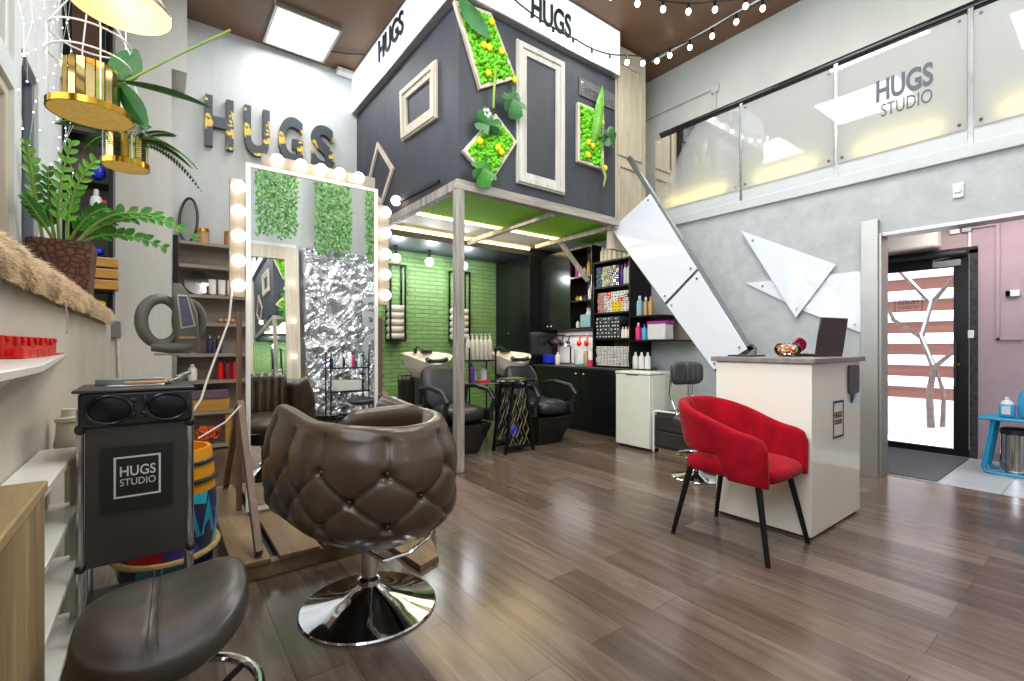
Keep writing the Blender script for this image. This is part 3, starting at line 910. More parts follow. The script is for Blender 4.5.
t = thing('alarm_sensor', 'small white alarm sensor on grey wall above the doorway', 'sensor', (5.0, .815, 2.30))
MB().bx(5.0, .785, 2.305, 5.02, .85, 2.42).build('mount_base', 'white', t, bevel=.006)
MB().bx(4.985, .795, 2.34, 5.0, .84, 2.41).build('lens_cover', 'white_matte', t, bevel=.008)
t = thing('junction_box', 'round white junction box with conduit high on wall above the balcony', 'junction box', (5.45, 3.2, 3.9))
MB().bx(5.42, 3.02, 4.24, 5.45, 3.12, 4.34).build('box', 'plaster_upper', t, bevel=.01)
MB().tube([(5.44, 3.07, 4.24), (5.44, 3.07, 2.72)], .012, 6).build('conduit', 'plaster_upper', t)
MB().tube([(5.44, 3.12, 4.30), (5.44, 4.1, 4.30)], .012, 6).build('conduit', 'plaster_upper', t)

# triangular wall panels
def flat_panel(name, label, P, d, cat='wall panel', mat='white_panel'):
    c = sum((Vector(p) for p in P), Vector()) / len(P)
    t = thing(name, label, cat, (c.x, c.y, min(p[2] for p in P)))
    MB().prism(P, d).build('panel', mat, t, smooth=False, bevel=.003)
    for p in inset(P, .05):
        MB().cyl(p + Vector(d), p + Vector(d) * 1.6, .011, seg=10).build('standoff_mount', 'chrome', t)
    return t
flat_panel('wall_triangle', 'large white glossy triangle pointing down on the grey wall above the desk', [(4.985, 2.518, 2.374), (4.985, 1.636, 1.889), (4.985, 1.976, 1.415)], (-.015, 0, 0))
flat_panel('wall_triangle', 'white glossy pointed panel tucked behind the large triangle beside the door casing', [(5.012, 2.486, 1.812), (5.012, 1.447, 1.809), (5.012, 1.447, 1.257), (5.012, 1.896, 1.469)], (-.012, 0, 0))

# slanted white panels under the stair
def S_(y, z, x=4.36): k = x / 4.6; return (x, y * k, 1.15 + (z - 1.15) * k)
A, B_, Cc, D_ = S_(3.976, 2.62), S_(3.39, 2.917), S_(2.26, 1.11), S_(2.604, .89)
def lerp(p, q, t): return tuple(p[i] + (q[i] - p[i]) * t for i in range(3))
J0, J1 = lerp(A, D_, .572), lerp(B_, Cc, .528)
G0, G1 = lerp(A, D_, .588), lerp(B_, Cc, .542)
flat_panel('stair_screen', 'upper white glossy panel of the slanted stair side, touching the booth', [A, B_, J1, J0], (-.015, 0, 0))
flat_panel('stair_screen', 'lower white glossy panel of the slanted stair side, ending behind the desk', [G0, G1, Cc, D_], (-.015, 0, 0))
st = thing('stair_structure', 'grey steel stair stringer edging the slanted white panels', 'stair frame', (4.4, 2.9, .6))
off = Vector((.03, 0, 0))
def ex(p, q, a, b): return Vector(lerp(p, q, a)) + off, Vector(lerp(p, q, b)) + off
MB().bar(*ex(B_, Cc, -.30, 1.0), .05).build('stringer', 'grey_metal', st)
MB().bar(*ex(A, D_, 0, 1.0), .035).build('stringer', 'grey_metal', st)
MB().bar(*ex(D_, Cc, 0, 1.12), .05).build('cross_bar', 'dark_plastic', st)
MB().bar(*ex(J0, J1, 0, 1), .035).build('cross_bar', 'grey_metal', st)
MB().bar(*ex(A, B_, 0, 1), .03).build('cross_bar', 'grey_metal', st)
p = Vector(lerp(D_, Cc, 1.1)) + off
MB().bx(p.x - .025, p.y - .025, 0, p.x + .025, p.y + .025, p.z).build('post', 'grey_metal', st)

# ------------------------------------------------------------------ reception desk
dk = thing('reception_desk', 'glossy cream reception desk with grey wooden top near the doorway', 'desk', (3.53, 1.42, 0))
mb = MB().bx(3.06, 1.13, .015, 3.87, 1.72, 1.04)
mb.build('body', 'cream', dk, bevel=.004)
MB().bx(3.08, 1.15, 0, 3.85, 1.70, .015).build('plinth', 'black', dk)
MB().bx(3.035, 1.105, 1.04, 3.90, 1.745, 1.072).build('worktop', 'desk_top', dk, bevel=.004)
lg = thing('logo_decal', 'small framed HUGS STUDIO decal on the cream desk side', 'decal', (3.47, 1.126, .56))
P = [(3.386, 1.1285, .565), (3.556, 1.1285, .565), (3.556, 1.1285, .79), (3.386, 1.1285, .79)]
MB().ring(P, inset(P, .006), (0, -.003, 0)).build('border', 'sign_letter', lg, smooth=False)
m = MB().bx(3.386, 1.125, .783, 3.556, 1.1285, .795).bx(3.386, 1.125, .560, 3.556, 1.1285, .572); m.build('border_bar', 'sign_letter', lg, smooth=False)
text('HUGS', .12, .04, .002, (3.41, 1.129, .685), (1, 0, 0), (0, 0, 1), 'sign_letter', lg)
text('STUDIO', .12, .03, .002, (3.41, 1.129, .645), (1, 0, 0), (0, 0, 1), 'sign_letter', lg)
m = MB(); pts = []
x0, x1, z0, z1, r = 3.63, 3.82, .825, 1.015, .03
for (cx, cz, a0) in ((x1 - r, z1 - r, 0), (x0 + r, z1 - r, 90), (x0 + r, z0 + r, 180)):
    for k in range(5): pts.append((cx + r * math.cos(R(a0 + k * 22.5)), 1.13, cz + r * math.sin(R(a0 + k * 22.5))))
pts += [(3.69, 1.13, z0), (3.685, 1.13, .765), (3.745, 1.13, z0)]
for k in range(5): pts.append((x1 - r + r * math.cos(R(270 + k * 22.5)), 1.13, z0 + r + r * math.sin(R(270 + k * 22.5))))
m.prism([(p_[0], 1.1285, p_[2]) for p_ in pts], (0, -.012, 0)).solo('speech_bubble_board', 'dark_plastic', 'small dark grey speech bubble board on the desk side below its top', 'board', smooth=False)
bw = thing('sweet_bowl', 'clear round glass bowl of coloured sweets on the reception desk', 'bowl', (3.36, 1.385, 1.0735))
MB().lathe([(.035, 1.073), (.06, 1.08), (.078, 1.105), (.08, 1.13), (.066, 1.155), (.062, 1.16)], (3.36, 1.385, 0.0005), 28).build('glass_bowl', 'glass', bw, smooth=True)
def sweet_mat():
    m, nt, b = newmat('mixed_sweets')
    g = nt.nodes.new('ShaderNodeNewGeometry')
    r = ramp(nt, g.outputs['Random Per Island'], [(0, '#d8342a'), (.2, '#f0c93a'), (.42, '#f2ede2'), (.62, '#ef8a3c'), (.8, '#8cc152'), (.92, '#e88fa0')])
    r.color_ramp.interpolation = 'CONSTANT'
    nt.links.new(r.outputs[0], b.inputs['Base Color']); b.inputs['Roughness'].default_value = .3
    return m
M['sweets'] = sweet_mat()
m = MB(); rnd = random.Random(2)
for k in range(130):
    a, rr, z = rnd.random() * 6.28, rnd.random() ** .5 * .050, 1.10 + rnd.random() * .042
    m.ball((3.36 + rr * math.cos(a), 1.385 + rr * math.sin(a), z), (.011, .011, .009), 8, 5)
m.solo('sweets', 'sweets', 'small wrapped sweets in many colours filling the glass bowl', 'sweets', kind='stuff', smooth=True)
# laptop seen from behind its lid
lp = thing('laptop', 'dark brown glossy laptop open on the reception desk', 'laptop', (3.60, 1.23, 1.0725), R(-11.4))
MB().bx(-.15, -.01, 0, .15, .24, .02).build('base', 'laptop', lp, local=True, bevel=.004)
m = MB().bx(-.15, -.012, 0, .15, 0, .245); m.frm(Matrix.Translation((0, 0, .018)) @ Euler((R(8), 0, 0)).to_matrix().to_4x4(), 0)
m.build('lid', 'laptop', lp, local=True, bevel=.005)
cm = thing('compact_mirror', 'round wine red compact mirror standing on the laptop keyboard', 'mirror', (3.585, 1.40, 1.0935), R(-50))
m = MB().lathe([(0, -.012), (.045, -.012), (.052, 0), (.045, .012), (0, .012)], (0, 0, 0), 28); m.frm(Matrix.Translation((0, 0, .058)) @ Euler((R(90), 0, R(20))).to_matrix().to_4x4(), 0)
m.build('case', 'wine', cm, local=True)
MB().lathe([(.05, 0), (.05, .008), (0, .01)], (.0, 0, 0), 24).build('foot', 'white', cm, local=True)
MB().bx(3.10, 1.50, 1.073, 3.30, 1.66, 1.083).solo('clipboard', 'black', 'flat black folder lying behind the sweet bowl on the desk', 'folder', bevel=.002)

# ------------------------------------------------------------------ red velvet armchair, facing -Y
rc = thing('red_armchair', 'red velvet armchair with open back and black legs in front of the desk', 'armchair', (2.76, 1.41, 0))
def upath(hw, front, back_y, ry, n):
    """plan outline of a tub chair from one arm front round the back to the other; facing -Y"""
    raw = []
    for i in range(40): raw.append((-hw, front + (back_y - front) * i / 40))
    for i in range(81):
        a = PI - PI * i / 80; raw.append((hw * math.cos(a), back_y + ry * math.sin(a)))
    for i in range(1, 41): raw.append((hw, back_y + (front - back_y) * i / 40))
    L = [0]
    for a, b in zip(raw, raw[1:]): L.append(L[-1] + math.hypot(b[0] - a[0], b[1] - a[1]))
    out = []; k = 0
    for i in range(n):
        s = L[-1] * i / (n - 1)
        while k < len(L) - 2 and L[k + 1] < s: k += 1
        u = (s - L[k]) / (L[k + 1] - L[k]); a, b = raw[k], raw[k + 1]
        tx, ty = b[0] - a[0], b[1] - a[1]; l = math.hypot(tx, ty)
        out.append((a[0] + tx * u, a[1] + ty * u, -ty / l, tx / l, 2 * i / (n - 1) - 1, s))   # outward normal
    return out
def sstep(a, b, x):
    t = max(0, min(1, (x - a) / (b - a))); return t * t * (3 - 2 * t)
UP = upath(.246, -.28, .02, .25, 121)
NV = 26
def red_fn(i, j):
    x, y, nx, ny, s, L = UP[i]; a = abs(s)
    top = .665 + .15 * (1 - sstep(.12, .95, a)) - .015 * sstep(.88, .97, a) - .05 * sstep(.955, 1, a)
    bot = .40 + .13 * (1 - sstep(.60, .70, a))
    th = .032 * (1 - .65 * sstep(.95, 1.0, a) ** 2)
    rake = .036 * (1 - sstep(.2, .9, a)) + .012
    ang = 2 * PI * j / NV
    c, sn = math.cos(ang), math.sin(ang)
    cz = math.copysign(abs(sn) ** .42, sn); cn = math.copysign(abs(c) ** .6, c)
    z = (top + bot) / 2 + cz * (top - bot) / 2
    o = cn * th + rake * (z - .5) / .3
    if c < -.2 and a < .8: o += .006 * abs(math.sin(L * 38)) * sstep(.45, .55, z)     # stitched channels inside
    return (rc.location.x + x + nx * o, rc.location.y + y + ny * o, z)
m = MB().grid(red_fn, 121, NV, False, True)
m.f.append(tuple(range(NV))); m.f.append(tuple(120 * NV + j for j in range(NV)))
m.build('backrest', 'velvet', rc, smooth=60)
def cushion(m, x0, y0, x1, y1, z0, z1, p=3.2, n=28, puff=.0, fy=None):
    """soft superellipse cushion"""
    cx, cy, hx, hy = (x0+x1)/2, (y0+y1)/2, (x1-x0)/2, (y1-y0)/2
    def pw(v, e): return math.copysign(abs(v) ** e, v)
    def fn(i, j):
        th = 2 * PI * i / (2 * n); ph = -PI/2 + PI * j / (n // 2)
        c = abs(math.cos(ph)) ** (.45)
        x = cx + hx * pw(math.cos(th), 2 / p) * c; y = cy + hy * pw(math.sin(th), 2 / p) * c
        s = pw(math.sin(ph), .7)
        z = (z0 + z1) / 2 + (z1 - z0) / 2 * s
        if s > 0 and puff: z += puff * (1 - ((x-cx)/hx) ** 2) * (1 - ((y-cy)/hy) ** 2)
        return (x, y, z)
    m.grid(fn, 2 * n, n // 2 + 1, True, False)
    return m
m = cushion(MB(), 2.76 - .227, 1.41 - .295, 2.76 + .227, 1.41 + .25, .39, .50, p=5, puff=.02)
m.build('seat', 'velvet', rc, smooth=70)
for sx, sy in ((-1, -1), (1, -1), (-1, 1), (1, 1)):
    MB().cyl((2.76 + sx * .185, 1.41 + sy * .20, .41), (2.76 + sx * .248, 1.41 + sy * .28, 0), .018, .013, 12).build('leg', 'black_metal', rc)

# ------------------------------------------------------------------ brown tufted salon chair
ch = thing('salon_chair', 'brown button-tufted leather salon chair on a round chrome base', 'salon chair', (.745, 2.03, 0), R(8))
UC = upath(.262, -.40, .0, .305, 181)     # built facing -Y, flipped to +Y below
def tuft(L, z, Lm):
    u = (L - Lm) / .215; h = (z - .565) / .20
    a, b = u + h, u - h
    da, db = abs(a - round(a)), abs(b - round(b))
    d = 0
    cm_ = 1 - sstep(.662, .675, z)
    if z < .70:
        e = math.exp(-(da / .045) ** 2) + math.exp(-(db / .045) ** 2)
        fade = sstep(.36, .47, z)
        d -= .010 * min(e, 1.2) * fade * cm_
        d -= .024 * math.exp(-((da / .12) ** 2 + (db / .12) ** 2)) * fade
        d += .012 * (abs(math.sin(PI * a) * math.sin(PI * b)) ** .5 if z < .665 else abs(math.cos(PI * u))) * fade * (1 - sstep(.665, .70, z))
    k = sstep(.665, .70, z)
    if k > 0:
        du = abs(u - .5 - round(u - .5))
        d += (-.008 * sstep(.66, .675, z) * math.exp(-(du / .04) ** 2) + .012 * k * abs(math.cos(PI * u))) * (1 - sstep(.80, .84, z))
    return d
LM = UC[-1][5] / 2
prof = []
for j in range(56):
    t = j / 55; prof.append(('o', .33 + .47 * t))
for j in range(1, 12):
    prof.append(('r', PI * j / 12))
for j in range(14):
    prof.append(('i', .80 - .36 * j / 13))
def chair_fn(i, j):
    x, y, nx, ny, s, L = UC[i]; a = abs(s)
    k, q = prof[j]
    e = math.sqrt(max(0, 1 - ((a - .93) / .07) ** 2)) if a > .93 else 1
    lift = .035 * sstep(.5, .95, a) - .015 * (1 - sstep(0, .4, a))
    T = .052
    if k == 'o':
        z = q; t = (q - .33) / .47
        o = T + .030 * math.sin(PI * min(1, t * .95)) - .12 * max(0, 1 - t / .26) ** 2.0 + tuft(L, z, LM) - .02 * sstep(.8, 1, t)
    elif k == 'r':
        z = .80 + .045 * math.sin(q); o = (T - .012) * math.cos(q)
    else:
        z = q; o = -T
    o = -T * 0 + o * e
    z = .58 + (z - .58) * (1 - .12 * (1 - e)) + lift * sstep(.55, .8, z)
    return (-(x + nx * o) + .02, -(y + ny * o), z)
m = MB().grid(chair_fn, 181, len(prof))
for i in (0, 180): m.f.append(tuple(i * len(prof) + j for j in range(len(prof))))
shell = m.build('shell', 'brown_leather', ch, smooth=75, local=True)
m = MB()
for kz, zz in ((0, .565), (1, .465), (-1, .665)):
    for ku in range(-4, 5):
        u = ku + (.5 if kz else 0)
        Lp = LM + u * .215
        if not (.1 < Lp < 2 * LM - .1): continue
        i = min(range(181), key=lambda q: abs(UC[q][5] - Lp))
        x, y, nx, ny, s, L = UC[i]
        t = (zz - .33) / .47
        o = .052 + .030 * math.sin(PI * t * .95) - .12 * max(0, 1 - t / .26) ** 2.0 - .022
        bt = MB().ball((-(x + nx * o) + .02, -(y + ny * o), zz), .011, 10, 6)
        bt.build('button', 'brown_leather', shell, smooth=True, local=True)
m = MB().lathe([(.17, .325), (.20, .34), (.215, .40), (.215, .43)], (0, .06, 0), 32, 1, 1.3); m.build('seat_base', 'black', ch, local=True)
cushion(MB(), -.205, -.18, .205, .42, .42, .545, puff=.03).build('seat', 'brown_leather', ch, smooth=70, local=True)
def inner_fn(i, j):
    ph = j / 20; W = .192
    if i < 80:
        x = -W + 2 * W * i / 79; e = (1 - abs(x / W) ** 7) ** .5 if abs(x) < W else 0
        dep = e * (.022 + .024 * abs(math.sin(PI * (x + W) / (2 * W) * 6)) ** .45)
    else:
        x = W - 2 * W * (i - 79) / 21; e = (1 - abs(x / W) ** 7) ** .5 if abs(x) < W else 0
        dep = -.032 * e
    endr = math.sqrt(max(0, 1 - (2 * ph - 1) ** 10))
    z = .52 + .375 * ph - .035 * abs(x / W) ** 5 * ph
    return (x * (.97 + .03 * endr) - .012, -.105 - .075 * (ph - .3) + dep * endr - .03 * (x / W) ** 2 * 0, z)
m = MB().grid(inner_fn, 100, 21, True, False); m.build('back_cushion', 'brown_leather', ch, smooth=80, local=True)
o = text('HUGS STUDIO', .34, .035, .004, (.145, -.092, .83), (-1, 0, 0), (0, -.2, .98), 'black', None, 'embroidery')
o.parent = ch; o.location = (0, 0, 0)
prof_b = [(.285, 0), (.29, .006), (.285, .012), (.20, .028), (.11, .055), (.06, .085), (.045, .10), (.045, .115)]
MB().lathe(prof_b, (0, 0, 0), 64).build('base_disc', 'chrome', ch, smooth=30, local=True)
m = MB().lathe([(.05, .11), (.052, .125), (.045, .13), (.034, .135), (.034, .33), (.06, .34)], (0, 0, 0), 32); m.build('column', 'chrome', ch, local=True)
m = MB().tube([(-.03, -.03, .26), (0, -.12, .235), (.10, -.16, .25), (.20, -.16, .285), (.26, -.12, .315)], .009, 8); lv = m.build('pump_lever', 'chrome', ch, local=True)
MB().tube([(.26, -.12, .315), (.275, -.10, .325)], .016, 10).build('lever_tip', 'black', lv, local=True)
MB().bar((.10, .34, .30), (.15, .46, .16), .03, .012).build('footrest_bar', 'chrome', ch, local=True)
m = MB().prism([(1.03, 2.52, .002), (1.27, 2.47, .002), (1.19, 2.22, .002), (1.06, 2.17, .002)], (0, 0, .03))
m.solo('footboard', 'pallet', 'low brown wooden board on the floor by the chrome chair base', 'board', bevel=.003)

# ------------------------------------------------------------------ saddle stool in the foreground
def saddle(label, loc, rz, group=None):
    s = thing('saddle_stool', label, 'stool', loc, rz, group)
    def top(x, y):
        return .585 + .05 * x + .62 * x * abs(x) * .9 + .045 * (x / .165) ** 2 - .018 * max(0, -y) / .2 + .03 * (y / .2) ** 2 * (1 if y > 0 else .2)
    def fn(i, j):
        th = 2 * PI * i / 72; c, s_ = math.cos(th), math.sin(th)
        rx = .16 * (1 + .06 * s_); ry = .175
        bx_, by_ = rx * math.copysign(abs(c) ** .74, c), ry * math.copysign(abs(s_) ** .74, s_)
        if j <= 14:
            r = j / 14 * .93; z = top(bx_ * r, by_ * r) - .05 * r ** 5
            if j: z -= .004 * math.exp(-((abs(bx_ * r + .02)) / .005) ** 2)
            return (bx_ * r, by_ * r, z)
        q = (j - 14) / 10 * PI * .95
        r = .93 + .07 * math.sin(q); z = top(bx_ * .93, by_ * .93) - .05 * .93 ** 5 - .05 * (1 - math.cos(q)) / 2 * 1.3
        if j > 21: r -= .1 * (j - 21)
        return (bx_ * r, by_ * r, z)
    m = MB().grid(fn, 72, 25, True, False)
    m.f.append(tuple(i * 25 + 24 for i in range(72)))
    seat = m.build('seat', 'stool_leather', s, smooth=70, local=True, weld=True)
    for dx in (-.027, -.013):
        MB().tube([(dx + .02 * 0, y / 10 * .17, top(dx, y / 10 * .17) - .05 * (abs(y / 10) * .83) ** 5 + .0006) for y in range(-9, 10)], .0012, 5).build('stitching', 'stool_leather', seat, local=True)
    MB().lathe([(.10, .50), (.10, .535), (.05, .545)], (0, 0, 0), 24).build('seat_plate', 'black', s, local=True)
    MB().lathe([(.03, .12), (.03, .36), (.018, .37), (.018, .51)], (0, 0, 0), 20).build('gas_column', 'chrome', s, local=True)
    ring = [(.185 * math.cos(2*PI*k/40), .185 * math.sin(2*PI*k/40), .33) for k in range(40)]
    m = MB().tube(ring, .012, 10, closed=True)
    fr_ = m.build('foot_ring', 'chrome', s, local=True)
    for k in range(3):
        a = 2 * PI * k / 3 + .5
        MB().tube([(.03 * math.cos(a), .03 * math.sin(a), .25), (.10 * math.cos(a), .10 * math.sin(a), .30), (.185 * math.cos(a), .185 * math.sin(a), .33)], .008, 8).build('ring_spoke', 'black_metal', fr_, local=True)
    for k in range(5):
        a = 2 * PI * k / 5 + .3
        l = MB().tube([(.0, 0, .12), (.10 * math.cos(a), .10 * math.sin(a), .115), (.165 * math.cos(a), .165 * math.sin(a), .07)], [.02, .018, .014], 10).build('leg', 'chrome', s, local=True)
        MB().cyl((.165 * math.cos(a) - .012 * math.sin(a), .165 * math.sin(a) + .012 * math.cos(a), .026), (.165 * math.cos(a) + .012 * math.sin(a), .165 * math.sin(a) - .012 * math.cos(a), .026), .026, seg=16).build('caster', 'black', l, local=True)
    return s
saddle('dark brown leather saddle stool with chrome foot ring in the near corner', (.015, 1.30, 0), R(-2))

# ------------------------------------------------------------------ big bulb mirror on its A-frame and pallet
YM = 3.30
mr = thing('vanity_mirror', 'tall freestanding mirror with round glowing bulbs on wooden A-frame legs', 'mirror', (.85, YM, .10))
MB().bx(.455, YM - .012, .15, 1.245, YM - .006, 2.25).build('mirror_glass', 'mirror', mr, smooth=False)
MB().bx(.44, YM, .12, 1.26, YM + .02, 2.27).build('back_board', 'white_matte', mr, smooth=False)
P = [(.432, YM - .02, .12), (1.267, YM - .02, .12), (1.267, YM - .02, 2.275), (.432, YM - .02, 2.275)]
MB().ring(P, inset(P, .024), (0, .03, 0)).build('frame', 'white', mr, smooth=False)
for x0, x1 in ((.345, .428), (1.271, 1.352)):
    MB().bx(x0, YM - .012, 1.44, x1, YM + .02, 2.17).build('bulb_board', 'boardgrey', mr, bevel=.004)
MB().bx(.52, YM - .012, 2.28, 1.25, YM + .02, 2.355).build('bulb_board', 'boardgrey', mr, bevel=.004)
def vbulb(x, y, z, parent, r=.038):
    b = MB().ball((x, y - .045, z), r, 16, 10).build('bulb', 'bulb', parent, smooth=True)
    MB().cyl((x, y - .02, z), (x, y + .008, z), .018, seg=12).build('socket', 'white', b)
for x in (.387, 1.311):
    for k in range(5): vbulb(x, YM - .012, 1.51 + k * .149, mr)
for x in (.60, .74, .865, .985, 1.115): vbulb(x, YM - .012, 2.315, mr)
for x in (.398, 1.30):
    for y1 in (2.60, 4.02):
        MB().bar((x, YM + (.02 if y1 > YM else -.03), .80), (x, y1, .118), .05, .035, (1, 0, 0)).build('leg', 'legwood', mr, bevel=.003)
MB().bar((.40, YM + .03, 1.35), (.40, YM + .03, .125), .03, .03, (1, 0, 0)).build('upright', 'legwood', mr)
MB().bar((1.30, YM + .03, 1.35), (1.30, YM + .03, .125), .03, .03, (1, 0, 0)).build('upright', 'legwood', mr)
pa = thing('wooden_platform', 'low wooden plank platform with dark gaps under the bulb mirror', 'platform', (.85, 3.3, 0))
for x0, x1 in ((.28, .445), (.485, .68), (.70, .90), (.92, 1.12), (1.14, 1.36)):
    MB().bx(x0, 2.56, .075, x1, 4.08, .10).build('plank', 'pallet', pa, bevel=.004)
for y in (2.575, 3.28, 4.0): MB().bx(.28, y, 0, 1.36, y + .06, .075).build('bearer', 'pallet', pa, bevel=.003)
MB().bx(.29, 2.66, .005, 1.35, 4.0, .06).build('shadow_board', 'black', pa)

# ------------------------------------------------------------------ wall behind the viewer (seen in the mirror)
YB = -1.0
def foil(i, j):
    x = 1.70 + i * .0165; z = .02 + j * .0165
    wx = x + .08 * noise.noise((x * 4, z * 4, 7)); wz = z + .08 * noise.noise((x * 4, z * 4, 17))
    n1 = 1 - abs(noise.noise((wx * 4.0 + wz * 2, wz * 3.0 - wx, 1.3))) * 3
    n2 = 1 - abs(noise.noise((wx * 9 + 5 - wz * 5, wz * 7, 4.1))) * 3
    n3 = 1 - abs(noise.noise((wx * 17 + wz * 9, wz * 14 - wx * 6, 9))) * 3
    e = min(1, i / 3, (99 - i) / 3, j / 3, (159 - j) / 3)
    return (x, YB + .02 + (.055 * n1 + .034 * n2 + .005 * n3 + .12) * max(0, e), z)
MB().grid(foil, 100, 160).solo('foil_covering', 'foil', 'crumpled silver foil wall panel behind the bottle stand, seen in mirror', 'wall panel', smooth=16)
MB().bx(.75, YB + .004, .0, 1.65, YB + .012, 2.65).solo('white_backing', 'white_matte', 'plain white wall panel behind the second bulb mirror', 'wall panel', smooth=False)
def ivy(x0, x1, z0, z1, label, n):
    t = thing('ivy_curtain', label, 'hanging ivy', ((x0+x1)/2, YB + .28, z1), 0, 'ivy curtains above the foil wall')
    m = MB(); s = MB(); rnd = random.Random(int(x0 * 100))
    xs = [x0 + (x1 - x0) * (k + .5) / n for k in range(n)]
    for x in xs:
        bot = z0 + rnd.uniform(0, .18)
        s.tube([(x + .012 * math.sin(q * 2.1 + x * 30), YB + .28, z1 - (z1 - bot) * q / 8) for q in range(9)], .003, 4)
        z = z1
        while z > bot:
            c = Vector((x + rnd.uniform(-.035, .035), YB + rnd.uniform(.27, .33), z)); a = rnd.uniform(-2.4, -.7)
            leaf_blade(m, c, c + Vector((math.cos(a) * .042, rnd.uniform(-.01, .02), math.sin(a) * .046)), .04, (0, 1, 0), .2, 2)
            z -= rnd.uniform(.011, .024)
    m.build('foliage', 'ivy', t, smooth=False); s.build('stems', 'stem', t)
ivy(1.08, 1.60, 2.66, 4.25, 'ivy curtain hanging above the second mirror, beside the bare wall strip', 11)
ivy(1.87, 2.38, 2.48, 4.25, 'ivy curtain hanging in the middle above the foil panel', 11)
ivy(2.62, 3.12, 2.42, 4.25, 'ivy curtain hanging at the mirror edge above silver letter', 11)
for s, z, lab in (('G', 1.42, 'silver letter shaped like a G standing out from the crumpled foil'), ('O', .84, 'silver ring letter below the G-shaped letter on the crumpled foil')):
    o = text(s, .40, .50, .05, (2.97, YB + .26, z), (-1, 0, 0), (0, 0, 1), 'silver_text', None, 'sign_letter', bold=.02)
    c = Vector((2.77, YB + .285, z))
    for v in o.data.vertices: v.co -= c
    o.location = c
    tag(o, lab, 'letter')
# second mirror: leans back on that wall
m2 = thing('vanity_mirror', 'second bulb mirror in wide pale frame leaning on the opposite wall, visible in reflection', 'mirror', (1.27, YB + .30, .003))
m2.rotation_euler = (R(5.0), 0, 0)
P = [(.40, 0, 0), (-.40, 0, 0), (-.40, 0, 2.6), (.40, 0, 2.6)]
MB().ring(P, inset(P, .185), (0, -.05, 0)).build('frame', 'framewood', m2, smooth=False, local=True)
MB().bx(-.225, -.03, .18, .225, -.025, 2.42).build('mirror_glass', 'mirror', m2, smooth=False, local=True)
for x in (-.31, .31):
    for z in (.5, .98, 1.5, 2.06):
        b = MB().ball((x, .045, z), .03, 14, 8).build('bulb', 'bulb', m2, smooth=True, local=True)
        MB().cyl((x, 0, z), (x, .03, z), .016, seg=10).build('socket', 'white', b, local=True)
# bottle stand
bs = thing('bottle_stand', 'black metal two-tier stand with bottles before the foil wall, seen in mirror', 'stand', (2.28, -.55, 0))
m = MB()
for x in (2.0, 2.56):
    for y in (-.68, -.42): MB().cyl((x, y, 0), (x, y, 1.05), .011, seg=8).build('leg', 'black_metal', bs)
for z in (.45, .80): MB().bx(1.99, -.69, z, 2.57, -.41, z + .015).build('shelf', 'black_metal', bs)
def bottle_parts(t, x, y, z, h, r, body, cap, pump=False):
    """body + cap (+ pump spout) of a bottle, upright at x, y, z"""
    MB().lathe([(r * .92, z), (r, z + .01 * h), (r, z + h * .66), (r * .8, z + h * .76), (r * .38, z + h * .82), (r * .38, z + h * .84)], (x, y, 0), 16).build('body', body, t, smooth=40)
    c = MB().lathe([(r * .45, z + h * .835), (r * .45, z + h * .93), (0, z + h * .94)] if pump else [(r * .48, z + h * .835), (r * .42, z + h), (0, z + h)], (x, y, 0), 12)
    if pump:
        c.cyl((x, y, z + h * .93), (x, y, z + h), r * .12, seg=8); c.bx(x - r * .9, y - r * .15, z + h * .97, x + r * .3, y + r * .15, z + h * 1.0)
    c.build('cap', cap, t, smooth=40)
def bottle(label, x, y, z, h, r, body, cap, group=None, pump=False):
    z += .002
    t = thing('bottle', label, 'bottle', (x, y, z), 0, group)
    bottle_parts(t, x, y, z, h, r, body, cap, pump)
    return t
cols = ['black', 'lightblue', 'paper', 'black', 'white', 'pinkb', 'paper', 'lightblue']
cn = {'black': 'black', 'lightblue': 'pale blue', 'paper': 'greyish white', 'white': 'white', 'pinkb': 'pink'}
for k, c in enumerate(cols):
    bottle('%s bottle on the black stand before the foil wall, %s along the shelf' % (cn[c], ['first', 'second', 'third', 'fourth', 'fifth', 'sixth', 'seventh', 'eighth'][k]), 2.03 + k * .068, -.55 + .05 * (-1) ** k, .817, .16 + .03 * (k % 3), .025, c, 'black' if k % 2 else 'white', 'bottles on the mirrored stand')
MB().bx(2.08, -.66, .467, 2.46, -.45, .62).solo('box', 'paper', 'white box on the lower shelf of the black bottle stand', 'box', bevel=.01)
cushion(MB(), 2.15, -.25, 2.55, .15, .30, .40).solo('stool_cushion', 'black_leather', 'black round cushion stool before the bottle stand, seen in mirror', 'stool', smooth=70)
MB().lathe([(.16, 0), (.15, .03), (.03, .05), (.03, .32), (.1, .32)], (2.35, -.05, 0), 24).build('pedestal', 'chrome', bpy.data.objects['stool_cushion'])

# ------------------------------------------------------------------ foreground left: crate, white shelves, wall shelf
cr = thing('wooden_crate', 'tall pine plank box in the near corner against the wall', 'crate', (-.28, 1.0, 0))
MB().bx(-.355, .45, .825, -.195, 1.455, .85).build('top_panel', 'crate_top', cr, bevel=.004)
for k in range(12): MB().bx(-.22, .45 + k * .0838, 0, -.20, .45 + (k + 1) * .0838 - .003, .825).build('side_plank', 'crate', cr, bevel=.003)
MB().bx(-.355, 1.43, 0, -.22, 1.45, .825).build('end_panel', 'crate', cr, bevel=.003)
MB().bx(-.355, .45, 0, -.22, .47, .825).build('end_panel', 'crate', cr, bevel=.003)
sh = thing('white_shelving', 'low white shelving unit along the wall behind the pine box', 'shelf', (-.29, 1.85, 0))
for z in (.755, .545, .34, .12): MB().bx(-.355, 1.47, z - .022, -.245, 2.47, z).build('shelf', 'white', sh, bevel=.003)
